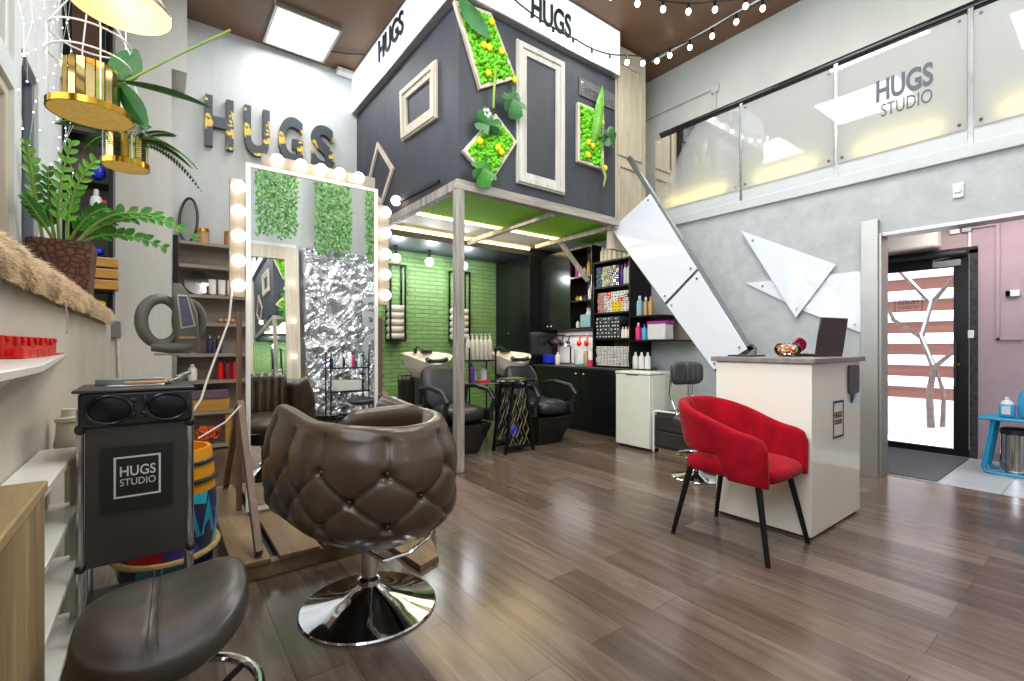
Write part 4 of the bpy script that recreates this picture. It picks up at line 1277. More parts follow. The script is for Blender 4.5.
for y in (1.50, 2.40): 
    for x in (-.345, -.265): MB().bx(x, y, 0, x + .02, y + .025, .735).build('post', 'plaster_left', sh)
ws = thing('wall_shelf', 'small white bracket shelf on the wall below the shaggy sill', 'shelf', (-.3, 1.6, 1.0))
MB().prism([(-.357, .7, 1.092), (-.19, .7, 1.092), (-.19, 1.36, 1.092), (-.357, 3.1, 1.092)], (0, 0, .018)).build('board', 'white', ws, bevel=.003)
MB().prism([(-.357, 1.75, 1.09), (-.27, 1.75, 1.09), (-.357, 1.75, 1.01)], (0, .02, 0)).build('bracket', 'white', ws, smooth=False)
MB().prism([(-.357, 1.0, 1.09), (-.27, 1.0, 1.09), (-.357, 1.0, 1.01)], (0, .02, 0)).build('bracket', 'white', ws, smooth=False)
rh = thing('red_holder', 'bright red perforated plastic holder on the small wall shelf', 'holder', (-.34, 2.3, 1.112))
m = MB().bx(-.352, 1.90, 1.112, -.344, 2.75, 1.178).bx(-.344, 1.90, 1.112, -.315, 2.72, 1.118)
for k in range(9): m.bx(-.344, 1.92 + k * .095, 1.16 - .012 * (k % 2), -.336, 1.95 + k * .095, 1.176)
m.build('back_plate', 'red', rh, bevel=.002)
m = MB()
for k in range(5): m.bx(-.325, 1.90 + k * .10, 1.112, -.305, 1.985 + k * .10, 1.145 - .004 * (k % 2))
m.build('front_lip', 'red', rh, bevel=.003)
m = MB()
for k in range(7): m.cyl((-.3445, 2.02 + k * .105, 1.158), (-.342, 2.02 + k * .105, 1.158), .008, seg=10)
m.build('hole_pattern', 'wine', rh)
tw = thing('plastic_canister', 'beige plastic canister on a slim post between wall shelves and black trolley', 'canister', (-.295, 2.66, 0))
MB().lathe([(.055, 0), (.055, .02), (.014, .03), (.014, .71), (.045, .72), (.048, .74), (.042, .78), (.040, .83), (.046, .835), (.046, .85), (.026, .855), (.024, .885), (.0, .89)], (-.295, 2.66, 0), 24).build('body', 'cream_plastic', tw)

# ------------------------------------------------------------------ black trolley with speaker-like rounds
tr = thing('salon_trolley', 'black salon trolley with round holders and HUGS STUDIO sticker', 'trolley', (-.055, 2.3, 0))
X0, X1, Y0 = -.212, .098, 2.15
MB().bx(X0 + .012, Y0 + .005, .38, X1 - .012, Y0 + .02, .865).build('front_panel', 'dark_plastic', tr, bevel=.004)
m = MB()
hd = m.bx(X0 - .005, Y0 - .01, .865, X1 + .005, 2.46, .985)
m.build('tray', 'black', tr, bevel=.01)
for cx in (X0 + .078, X1 - .07):
    ring = [(cx + .062 * math.cos(2*PI*k/36), Y0 - .012, .925 + .048 * math.sin(2*PI*k/36)) for k in range(36)]
    h = MB().tube(ring, .006, 8, closed=True).build('round_holder', 'black_gloss', tr)
    m = MB().lathe([(0, .022), (.018, .02), (.03, .014), (.056, .004), (.058, 0)], (0, 0, 0), 32, 1, .78)
    m.frm(Matrix.Translation((cx, Y0 - .010, .925)) @ Euler((R(-90), 0, 0)).to_matrix().to_4x4(), 0)
    for i, v in enumerate(m.v): m.v[i] = Vector((v.x, Y0 - .0105 - (v.y - Y0 + .010) * .3, v.z))
    m.build('cone', 'black_metal', h)
m = MB()
for (x, z, rx, rz) in ((-.072, .952, .013, .011), (-.038, .952, .008, .017), (-.072, .902, .010, .018), (-.038, .902, .013, .012)):
    m.ball((x, Y0 - .011, z), (rx, .004, rz), 12, 6)
m.build('vent_hole', 'black_gloss', tr)
MB().bx(X0 - .02, Y0 - .012, .985, X1 + .012, 2.47, .995).build('top_rim', 'dark_plastic', tr, bevel=.003)
stk = MB().bx(X0 + .055, Y0 - .002, .56, X1 - .055, Y0 + .006, .79).build('sticker', 'black', tr)
P = [(X0 + .088, Y0 - .003, .61), (X1 - .09, Y0 - .003, .61), (X1 - .09, Y0 - .003, .755), (X0 + .088, Y0 - .003, .755)]
MB().ring(P, inset(P, .006), (0, -.001, 0)).build('sticker_border', 'logo_white', stk, smooth=False)
text('HUGS', .10, .036, .001, (X0 + .105, Y0 - .003, .685), (1, 0, 0), (0, 0, 1), 'logo_white', stk, bold=.01)
text('STUDIO', .10, .024, .001, (X0 + .105, Y0 - .003, .652), (1, 0, 0), (0, 0, 1), 'logo_white', stk)
for x in (X0, X1):
    for y in (Y0 + .01, 2.44):
        MB().cyl((x, y, .05), (x, y, .93), .011, seg=10).build('leg', 'steel', tr)
for x in (X0, X1):
    m = MB().ball((x, Y0 + .008, .385), (.016, .016, .016), 10, 6).ball((x, Y0 + .008, .86), (.016, .016, .02), 10, 6); m.build('joint', 'black', tr)
    for y in (Y0 + .01, 2.44): MB().cyl((x - .012, y, .028), (x + .012, y, .028), .028, seg=16).build('caster', 'black', tr)
for k, (z) in enumerate((.18,)): MB().bx(X0, Y0 + .02, z, X1, 2.44, z + .015).build('lower_tray', 'black', tr)
MB().bx(-.15, 2.22, .995, .02, 2.42, 1.003).solo('metal_tray', 'steel', 'flat steel tray lying on the black trolley top', 'tray', bevel=.002)
m = MB().bx(-.10, 2.25, 1.003, .03, 2.30, 1.012); m.solo('comb', 'tan', 'copper coloured flat comb on the steel tray', 'comb', bevel=.002)
m = MB().bx(-.19, 2.36, .995, .02, 2.40, 1.02); m.solo('foil_cutter', 'grey_metal', 'grey foil dispenser bar at the back of the trolley top', 'dispenser', bevel=.004)
m = MB().bar((.03, 2.28, 1.004), (.09, 2.38, 1.018), .022, .016).bar((.06, 2.33, 1.018), (.105, 2.40, 1.035), .02, .012); m.solo('hair_clip', 'steel', 'silver sectioning clip on the trolley corner', 'clip', bevel=.002)

# drum
dr = thing('painted_drum', 'painted barrel drum with yellow top and rope hoops behind the trolley', 'drum', (.035, 2.84, 0))
prof = [(.17, 0), (.19, .08), (.205, .25), (.205, .40), (.20, .44)]
MB().lathe(prof, (.035, 2.84, 0), 40).build('body', 'drum', dr)
MB().lathe([(.20, .44), (.197, .52), (.187, .62), (.18, .645), (.165, .645), (.165, .60), (0, .60)], (.035, 2.84, 0), 40).build('top_band', 'drum_yellow', dr)
for z, r in ((.585, .196), (.50, .205)): MB().tube([(.035 + r * math.cos(2*PI*k/40), 2.84 + r * math.sin(2*PI*k/40), z) for k in range(40)], .011, 8, closed=True).build('hoop', 'black', dr)
for z, r in ((.17, .208),): MB().tube([(.035 + r * math.cos(2*PI*k/40), 2.84 + r * math.sin(2*PI*k/40), z + .02 * math.sin(2*PI*k/40)) for k in range(40)], .015, 8, closed=True).build('rope_hoop', 'rope', dr)
m = MB()
for k in range(14): m.tri((.035 + .2075 * math.cos(k * .4488), 2.84 + .2075 * math.sin(k * .4488), .24), (.035 + .2075 * math.cos(k * .4488 + .44), 2.84 + .2075 * math.sin(k * .4488 + .44), .24), (.035 + .2085 * math.cos(k * .4488 + .22), 2.84 + .2085 * math.sin(k * .4488 + .22), .42))
m.build('painted_triangles', 'blue', dr)

# hair processor on stand
cz = thing('hair_processor', 'grey hair processor with looped heater arms and control panel on a pole', 'hair processor', (.085, 3.7, 0))
m = MB()
def sect(z, w, d, cx, cy): return [(cx - w, cy - d, z), (cx + w, cy - d, z), (cx + w, cy + d, z), (cx - w, cy + d, z)]
lv_ = [(1.10, .065, .05, .15), (1.20, .065, .055, .15), (1.36, .062, .06, .145), (1.48, .045, .05, .115), (1.545, .025, .03, .095)]
def hf(i, j):
    z, w_, d, cx = lv_[i]; th = 2 * PI * j / 20
    c, s_ = math.cos(th), math.sin(th)
    return (cx + w_ * math.copysign(abs(c) ** .5, c), 3.7 + d * math.copysign(abs(s_) ** .5, s_), z)
m.grid(hf, 5, 20, False, True); m.f.append(tuple(range(20))); m.f.append(tuple(80 + j for j in range(20)))
head = m.build('head', 'grey_plastic', cz, smooth=50)
m = MB().prism([(.095, 3.635, 1.47), (.15, 3.635, 1.47), (.195, 3.635, 1.27), (.115, 3.635, 1.25)], (0, .03, 0)); sc_ = m.build('control_panel', 'cream_plastic', head, bevel=.004)
m = MB().prism([(.103, 3.632, 1.46), (.146, 3.632, 1.46), (.183, 3.632, 1.28), (.122, 3.632, 1.265)], (0, .004, 0)); m.build('display', plain('violet_display', '#5a5470', .25, 0, .3, 60), sc_)
MB().bx(.105, 3.640, 1.19, .195, 3.65, 1.205).build('badge', 'tan', head)
def loop(cx, rx, zc, rz, y, t0, t1):
    return [(cx + rx * math.cos(2 * PI * k / 36), y + .03 * math.cos(2 * PI * k / 36), zc + rz * math.sin(2 * PI * k / 36)) for k in range(36)], [t0 + (t1 - t0) * (.5 - .5 * math.cos(2 * PI * k / 36)) for k in range(36)]
P, rr = loop(.015, .098, 1.30, .142, 3.70, .026, .036)
MB().tube(P, rr, 14, closed=True).build('heater_loop', 'grey_plastic', cz)
P, rr = loop(.165, .075, 1.31, .125, 3.80, .028, .022)
MB().tube(P, rr, 14, closed=True).build('heater_loop', 'grey_plastic', cz)
MB().tube([(-.03, 3.68, 1.14), (.08, 3.66, 1.13), (.19, 3.68, 1.14)], [.03, .036, .03], 14).build('heater_tube', 'grey_plastic', cz)
MB().bx(-.02, 3.66, 1.085, .17, 3.75, 1.10).build('tray', 'steel', cz, bevel=.004)
MB().cyl((.085, 3.72, .06), (.085, 3.72, 1.10), .014, seg=12).build('pole', 'steel', cz)
for k in range(5):
    a = 2 * PI * k / 5 + .4
    MB().tube([(.085, 3.72, .10), (.085 + .12 * math.cos(a), 3.72 + .12 * math.sin(a), .07), (.085 + .17 * math.cos(a), 3.72 + .17 * math.sin(a), .0)], [.016, .014, .014], 8).build('leg', 'black', cz)
MB().tube([(.36, 3.28, 1.50), (.34, 3.26, 1.30), (.22, 3.15, .95), (.19, 3.10, .85), (.06, 3.0, .655)], .006, 8).solo('power_cable', 'cable', 'white cable drooping from the mirror bulb strip to the drum', 'cable')
MB().tube([(.38, 3.1, .80), (.30, 3.05, .72), (.17, 2.98, .655)], .005, 8).solo('power_cable', 'cable', 'short white cable lying from drum top towards the wooden mirror leg', 'cable')

# ------------------------------------------------------------------ rack on the back wall
rk = thing('storage_rack', 'grey-brown slatted wall rack with black uprights beside the pillar', 'rack', (.55, 6.25, 0))
for x in (.15, 1.12): MB().bx(x - .025, 6.10, .0, x + .02, 6.16, 2.32).build('upright', 'black_metal', rk, bevel=.003)
for z in (2.27, 2.02, 1.70, 1.39, 1.055, .76, .42, .05):
    MB().bx(.175, 6.10, z - .035, 1.10, 6.385, z).build('shelf', 'shelfwood', rk, bevel=.003)
MB().bx(.175, 6.36, 0, 1.10, 6.385, 2.24).build('back_panel', 'shelfwood', rk)
om = thing('hand_mirror', 'black oval hand mirror leaning on wall on top of the rack', 'mirror', (.27, 6.3, 2.276), R(-20))
ring = [(.085 * math.cos(2*PI*k/40), -.02 * math.sin(2*PI*k/40) * 0 + .035 * (math.sin(2*PI*k/40)), .26 + .25 * math.sin(2*PI*k/40)) for k in range(40)]
MB().tube(ring, .014, 8, closed=True).build('rim', 'black', om, local=True)
m = MB(); n0 = 0; m.v = [Vector((x * .95, y * .95, (z - .26) * .97 + .26)) for x, y, z in ring]; m.f = [tuple(range(40))]
m.build('mirror_glass', 'steel', om, local=True, smooth=False)
for k, (x, lab) in enumerate(((.40, 'copper coloured tin on the rack top beside the oval mirror'), (.655, 'copper coloured tin on the rack top beside the mirror bulbs'))):
    t = thing('tin', lab, 'tin', (x, 6.2, 2.27)); MB().lathe([(.058, 2.273), (.058, 2.43), (.05, 2.435), (0, 2.435)], (x, 6.2, 0), 24).build('body', 'tan', t)
    MB().lathe([(.06, 2.40), (.06, 2.437), (0, 2.44)], (x, 6.2, 0), 24).build('lid', 'gold', t)
m = MB().lathe([(0, 0), (.13, .0), (.13, .008), (.03, .012), (.028, .008), (0, .008)], (0, 0, 0), 32); m.frm(Matrix.Translation((.36, 6.3, 1.84)) @ Euler((R(75), 0, 0)).to_matrix().to_4x4(), 0)
m.solo('steel_disc', 'steel', 'round silver disc leaning on the rack shelf beside white tubes', 'disc')
for k, x in enumerate((.485, .575, .665)):
    t = thing('tube', 'white cosmetic tube, %s of three on the rack shelf' % ('first', 'second', 'third')[k], 'tube', (x, 6.2, 1.703), 0, 'white tubes on the rack')
    m = MB().grid(lambda i, j: (x + (.036) * math.cos(2*PI*j/16) * (1 if i < 2 else 1.0), 6.2 + .030 * math.sin(2*PI*j/16) * (1 - .3 * i), 1.72 + .055 * i), 4, 16, False, True)
    m.f.append(tuple(range(16))); m.f.append(tuple(48 + j for j in range(16))); m.build('body', 'white', t)
    MB().cyl((x, 6.2, 1.703), (x, 6.2, 1.722), .027, seg=14).build('cap', 'tan', t)
bottle('tall navy bottle with silver neck on the rack, nearer the heater', .46, 6.2, 1.055, .20, .032, 'navy', 'steel', 'navy bottles on the rack')
bottle('tall navy bottle with silver neck on the rack, nearer the mirror', .545, 6.2, 1.055, .20, .032, 'navy', 'steel', 'navy bottles on the rack')
for q in bpy.data.objects:
    pass
bottle('light blue spray bottle on the rack behind the heater loop', .28, 6.18, 1.055, .22, .05, 'lightblue', 'blue', pump=True)
bottle('white squeeze bottle on the rack below the blue bottles', .30, 6.2, .76, .18, .045, 'white', 'white')
for k, x in enumerate((.56, .63, .70)):
    bottle('%s red bottle in a row on the rack behind the mirror leg' % ('first', 'second', 'third')[k], x, 6.2, .76, .25 - .02 * (k % 2), .032, 'red' if k != 1 else 'wine', 'black', 'red bottles on the rack')
m = MB()
for k in range(3): m.ball((.56 + .06 * k, 6.2, 1.425), (.035, .03, .03), 12, 8)
m.solo('hair_rollers', 'tan', 'brown hair rollers lying on the rack shelf beside the bulb strip', 'hair rollers', smooth=True)
dw = thing('drawer_box', 'wooden box with purple lid on the low rack shelf', 'box', (.44, 6.22, .42))
MB().bx(.24, 6.11, .423, .64, 6.34, .56).build('body', 'tray_wood', dw, bevel=.004)
MB().bx(.23, 6.10, .56, .63, 6.34, .655).build('lid', plain('mauve_box', '#6a5563', .6, 0, .1), dw, bevel=.004)
m = MB(); rnd = random.Random(4)
for k in range(26):
    a = rnd.random() * 6.28; rr = rnd.random() * .12
    c = Vector((.43 + rr * math.cos(a), 6.16 + .3 * rr * math.sin(a), .115 + rnd.random() * .11))
    m.tube([c + Vector((.035 * math.cos(q * .9 + k), .02 * math.sin(q * .9), .03 * math.sin(q * .9 + 2 * k))) for q in range(8)], .012, 6, closed=True)
m.solo('netting', 'orange', 'tangled orange and red netting on the bottom rack shelf', 'netting')
m = MB().bx(.60, 6.12, .053, .66, 6.2, .38); m.solo('wood_offcut', 'tray_wood', 'upright yellow wood offcut at the bottom of the rack', 'wood piece', bevel=.003)

# ------------------------------------------------------------------ bookcase at the window end
bc = thing('bookcase', 'narrow tall black bookcase standing on the sill end by the pillar', 'bookcase', (-.48, 5.5, 1.43))
for x in (-.635, -.345): MB().bx(x, 5.38, 1.43, x + .03, 5.66, 4.4).build('side_panel', 'black_metal', bc, bevel=.003)
MB().bx(-.61, 5.64, 1.43, -.34, 5.66, 4.4).build('back_panel', 'shelfwood', bc)
for z in (1.45, 1.9, 2.2, 2.55, 2.95, 3.4, 4.36): MB().bx(-.61, 5.39, z, -.345, 5.64, z + .025).build('shelf', 'black_metal', bc)
MB().bx(-.49, 5.225, 1.598, -.30, 5.39, 1.617).build('shelf', 'black_metal', bc)
for k in range(3):
    z = 1.62 + k * .095
    t = thing('wooden_tray', '%s yellow wooden tray stacked in the bookcase behind the plant' % ('lowest', 'middle', 'topmost')[k], 'tray', (-.40, 5.33, z), 0, 'stacked wooden trays')
    MB().bx(-.50, 5.22, z, -.275, 5.374, z + .075).build('body', 'tray_wood', t, bevel=.004)
    MB().bx(-.49, 5.23, z + .075, -.285, 5.365, z + .08).build('lid', 'paper', t)
MB().ball((-.42, 5.45, 2.66), (.055, .055, .07), 16, 10).solo('blue_ball', 'blue_plastic', 'royal blue round brush head in the bookcase behind the planter', 'brush', smooth=True)
bottle('white bottle in the bookcase under the hanging planter', -.43, 5.45, 2.225, .28, .045, 'white', 'white')
MB().bx(-.385, 5.42, 2.229, -.352, 5.5, 2.42).solo('red_box', 'red', 'small red box beside white bottle in the bookcase', 'box', bevel=.003)
MB().ball((-.42, 5.45, 1.966), (.045, .045, .035), 16, 10).solo('blue_jar', 'blue_plastic', 'blue cap lying on the bookcase shelf behind leaves', 'cap', smooth=True)
frame_thing('picture_frame', 'dark framed brown picture in the upper bookcase behind the planter', [(-.60, 5.37, 4.2), (-.36, 5.37, 4.2), (-.36, 5.37, 3.55), (-.60, 5.37, 3.55)], .03, (0, -.02, 0), mat='black_metal', steps=False, back='bronze')
MB().bx(-.58, 5.42, 3.428, -.40, 5.58, 3.5).solo('teal_box', 'blue', 'teal box on the bookcase shelf behind the gold planter', 'box', bevel=.003)
cushion(MB(), -.46, 5.30, -.36, 5.38, 1.475, 1.53).solo('yellow_sponge', 'yellow', 'yellow and black sponge on the sill below wooden trays', 'sponge', smooth=70)
t = thing('junction_box', 'grey electrical box with cable on the pillar beside the sill end', 'junction box', (-.33, 5.88, 1.2))
MB().bx(-.375, 5.86, 1.22, -.285, 5.9, 1.38).build('box', 'grey_metal', t, bevel=.005)
MB().tube([(-.31, 5.885, 1.22), (-.30, 5.88, .9), (-.28, 5.88, .5), (-.3, 5.88, .02)], .012, 6).build('cable', 'cable', t)

# ------------------------------------------------------------------ shaggy sill cover
fu = thing('sill_throw', 'shaggy beige fur throw covering the window sill edge', 'throw', (-.45, 3.2, 1.34))
def fur_fn(i, j):
    y = .6 + i * .05; q = j / 13
    if q < .45: x, z = -.62 + q / .45 * .29, 1.445
    else:
        a = (q - .45) / .55; x = -.33 + .015 * math.sin(a * PI); z = 1.445 - .115 * a
    n = noise.noise((y * 5, q * 6, 2)) * .012
    return (x + n, y, z + .012 * noise.noise((y * 6, q * 5, 8)))
m = MB().grid(fur_fn, 96, 14); m.build('cloth', 'fur', fu, smooth=True)
m = MB(); rnd = random.Random(12)
for k in range(15000):
    i, j = rnd.uniform(0, 94), rnd.uniform(5, 13)
    p = Vector(fur_fn(i, j)); d = Vector((rnd.uniform(.2, 1), rnd.uniform(-.8, .8), rnd.uniform(-1.2, .3))).normalized() * rnd.uniform(.012, .03)
    s_ = Vector((0, .0028, .0015)); m.tri(p - s_, p + s_, p + d)
o = m.build('pile', 'fur', fu, smooth=False); o['kind'] = 'stuff'
m = MB().tube([(-.32, 2.75, 1.34), (-.315, 2.8, 1.28), (-.32, 2.83, 1.2)], .003, 5); m.build('loose_thread', 'cable', fu)

# ------------------------------------------------------------------ plants
zz = thing('potted_plant', 'leafy green ZZ plant in square brown chip pot on the shaggy sill', 'plant', (-.47, 4.0, 1.46))
m = MB(); 
for z0, z1, a, b_ in ((1.46, 1.78, .13, .15),):
    m.v += [Vector((-.47 + sx * a, 4.0 + sy * a, z0 + .004)) for sx, sy in ((-1,-1),(1,-1),(1,1),(-1,1))] + [Vector((-.47 + sx * b_, 4.0 + sy * b_, z1)) for sx, sy in ((-1,-1),(1,-1),(1,1),(-1,1))]
    m.f += [(0,3,2,1), (0,1,5,4), (1,2,6,5), (2,3,7,6), (3,0,4,7)]
    m.f += [(4,5,6,7)]
m.build('pot', 'pot', zz, smooth=False, bevel=.012)
MB().bx(-.60, 3.87, 1.775, -.34, 4.13, 1.785).build('soil', 'soil', zz)
m = MB(); sm = MB(); rnd = random.Random(3)
def bez(a, b, c, n=16):
    a, b, c = Vector(a), Vector(b), Vector(c)
    return [a * (1-t)**2 + b * 2*t*(1-t) + c * t*t for t in (k / n for k in range(n + 1))]
zst = [((-.55, 3.92, 1.78), (-.58, 3.9, 2.05), (-.60, 3.80, 2.32), .9), ((-.48, 3.95, 1.78), (-.50, 3.9, 2.1), (-.41, 3.85, 2.38), 1), ((-.45, 4.0, 1.78), (-.46, 3.95, 2.1), (-.31, 3.9, 2.31), 1),
       ((-.40, 3.95, 1.78), (-.2, 3.9, 2.18), (.22, 3.8, 1.86), 1), ((-.42, 3.98, 1.78), (-.15, 3.95, 2.10), (.12, 3.9, 1.93), .9), ((-.40, 4.02, 1.78), (-.25, 4.0, 1.95), (.05, 3.95, 1.80), 1),
       ((-.5, 3.9, 1.78), (-.56, 3.8, 1.92), (-.60, 3.72, 1.98), .8), ((-.42, 4.05, 1.78), (-.32, 4.05, 2.0), (-.12, 4.0, 2.0), .9), ((-.43, 3.9, 1.78), (-.36, 3.82, 1.95), (-.25, 3.75, 1.98), .9), ((-.5, 3.96, 1.78), (-.53, 3.92, 2.0), (-.52, 3.86, 2.2), .9)]
mb2 = MB()
for q_, (a, b_, c, sz) in enumerate(zst):
    P = bez(a, b_, c, 22)
    sm.tube(P, [.010 - .006 * k / 22 for k in range(23)], 6)
    for k in range(5, 23, 2):
        t = (P[min(k + 1, 22)] - P[k - 1]).normalized()
        side = t.cross(Vector((.4, -.8, .2))).normalized()
        for sg_ in (-1, 1):
            l = sz * rnd.uniform(.055, .075) * (1 - .3 * max(0, (k - 16) / 6))
            d = (t * .75 + side * sg_ * .8 + Vector((rnd.uniform(-.2, .2), rnd.uniform(-.3, .1), rnd.uniform(-.1, .3)))).normalized()
            leaf_blade(m if q_ > 2 else mb2, P[k], P[k] + d * l, l * .66, (.3, -.8, .5), .25, 4)
mb2.build('foliage', 'leaf_bright', zz, smooth=False, label='pale green upright shoots'); m.build('foliage', 'leaf', zz, smooth=False); sm.build('stems', 'stem', zz)
fl = thing('heather_pot', 'small purple flowering heather on the sill by the window frame', 'plant', (-.6, 3.5, 1.45))
MB().lathe([(.03, 1.45), (.04, 1.52), (0, 1.52)], (-.6, 3.52, 0), 16).build('pot', 'paper', fl)
m = MB(); g = MB()
for k in range(26):
    c = (-.6 + rnd.uniform(-.04, .05), 3.52 + rnd.uniform(-.05, .05), 1.56 + rnd.uniform(0, .06)); (m if k % 2 else g).ball(c, .013, 6, 4)
m.build('flowers', plain('lilac', '#a07ab0', .7, 0, .2), fl, smooth=True); g.build('leaves', 'leaf_dark', fl, smooth=True)

def planter(label, c, r, h, fill, plate_r):
    """gold slatted hanging planter: disc, slats, wire rings and hanging wires"""
    t = thing('hanging_planter', label, 'planter', (c[0], c[1], c[2]))
    x, y, z = c
    MB().lathe([(0, z), (plate_r, z), (plate_r, z + .003)], (x, y, 0), 48).build('base_disc', 'cork', t)
    MB().lathe([(plate_r, z), (plate_r + .006, z + .0), (plate_r + .006, z + .028), (plate_r, z + .028)], (x, y, 0), 48, caps=False).build('gold_rim', 'gold', t)
    m = MB(); n = int(2 * PI * r / .032)
    for k in range(n):
        a0, a1 = 2 * PI * k / n, 2 * PI * (k + .86) / n
        p0 = Vector((x + r * math.cos(a0), y + r * math.sin(a0), z + .03)); p1 = Vector((x + r * math.cos(a1), y + r * math.sin(a1), z + .03))
        m.quad(p0, p1, p1 + Vector((0, 0, h)), p0 + Vector((0, 0, h)))
    m.build('slats', 'gold_mirror', t, smooth=False)
    MB().lathe([(r * .9, z + .03), (r * .95, z + h * .9), (0, z + h * .9)], (x, y, 0), 32).build('liner', 'tan', t)
    R2 = plate_r * .98
    for zz_ in (z + h + .06, z + h + .16):
        MB().tube([(x + R2 * math.cos(2*PI*k/40), y + R2 * math.sin(2*PI*k/40), zz_) for k in range(40)], .004, 6, closed=True).build('wire_ring', 'white', t)
    for k in range(4):
        a = 2 * PI * k / 4 + .3
        MB().tube([(x + R2 * math.cos(a), y + R2 * math.sin(a), z + .02), (x + R2 * math.cos(a), y + R2 * math.sin(a), z + h + .16), (x, y, z + h + .45)], .003, 6).build('hanger', 'white', t)
    MB().tube([(x, y, z + h + .45), (x, y, 4.82)], .003, 6).build('wire', 'white', t)
    m = MB(); s = MB(); fill(m, s, x, y, z + h)
    m.build('foliage', 'leaf_dark', t, smooth=False)
    if s.v: s.build('stems', 'stem', t)
    return t
def fill_big(m, s, x, y, z):
    leaf_blade(m, (x + .08, y, z), (x + .16, y + .05, z + .20), .12, (0, 1, 0), .2, 6)
    leaf_blade(m, (x + .09, y, z), (x + .20, y - .02, z - .20), .10, (1, 1, 0), .2, 6)
    leaf_blade(m, (x + .09, y, z), (x + .46, y + .05, z + .05), .08, (0, 0, 1), .3, 8, .04)
    s.tube([(x + .09, y, z - .02), (x + .3, y, z + .19), (x + .54, y, z + .42)], [.006, .005, .006], 6)
planter('large gold slatted hanging planter on wide disc with broad leaves by the window', (-.24, 2.82, 2.18), .10, .185, fill_big, .145)
def frond(m, s, base, mid, tip, lw=.05, n=26):
    P = bez(base, mid, tip, n); s.tube(P, [.004 - .0025 * k / n for k in range(n + 1)], 5)
    for k in range(2, n + 1):
        t = (P[min(k + 1, n)] - P[k - 1]).normalized(); side = t.cross(Vector((0, 0, 1))).normalized()
        l = lw * math.sin(PI * min(1, .12 + .88 * k / n)) ** .6 + .008
        for sg_ in (-1, 1): leaf_blade(m, P[k], P[k] + (side * sg_ + t * .35 - Vector((0, 0, .15))) * l, .015, (0, 0, 1), .1, 2)
def fill_fern(m, s, x, y, z):
    for a, l, dz in ((2.9, .30, .06), (3.5, .26, .02), (2.3, .28, .0), (0.1, .30, -.05), (-.4, .34, -.10), (.6, .28, .06), (-1.2, .24, .05), (4.2, .25, .04), (1.4, .25, .08), (-.1, .22, .10), (.25, .36, -.16)):
        d = Vector((math.cos(a), math.sin(a), 0))
        frond(m, s, (x, y, z), Vector((x, y, z + .12)) + d * l * .5, Vector((x, y, z + dz)) + d * l, .05)
planter('small gold slatted hanging planter with feathery fern below the large planter', (-.14, 3.32, 2.12), .092, .13, fill_fern, .10)

# pendant lamp
pd = thing('pendant_lamp', 'bronze cone pendant lamp with pale gold inside above the hanging planter', 'lamp', (-.122, 2.50, 2.53))
MB().lathe([(.172, 2.53), (.168, 2.55), (.085, 2.68), (.045, 2.71), (.04, 2.77), (0, 2.77)], (-.122, 2.50, 0), 48, caps=False).build('shade', 'bronze', pd)
MB().lathe([(.170, 2.531), (.165, 2.548), (.082, 2.675), (.042, 2.70), (0, 2.705)], (-.122, 2.50, 0), 48, caps=False).build('shade_lining', 'shade_in', pd)
MB().ball((-.122, 2.50, 2.61), .03, 16, 10).build('bulb', 'bulb', pd, smooth=True)
MB().cyl((-.122, 2.50, 2.64), (-.122, 2.50, 2.705), .018, seg=12).build('socket', 'gold', pd)
MB().tube([(-.122, 2.50, 2.77), (-.122, 2.50, 4.82)], .005, 6).build('cord', 'black', pd)

# fairy lights on the window wall
fy = thing('fairy_light_curtain', 'curtain of tiny white fairy lights on thin wires over the window wall', 'fairy lights', (-.6, 4.6, 4.6))
m = MB(); b_ = MB(); rnd = random.Random(5)
for k in range(13):
    y = 3.55 + k * .15; pts = []
    for q in range(12):
        z = 4.55 - q * .2 * (1 if k % 2 else .85); pts.append((-.60 + rnd.uniform(-.02, .05), y + rnd.uniform(-.03, .03), z))
    m.tube(pts, .0016, 4)
    for p in pts: b_.ball(p, .005, 6, 4)
m.build('wires', 'white', fy); o = b_.build('bulbs', 'fairy', fy, smooth=True); o['kind'] = 'stuff'

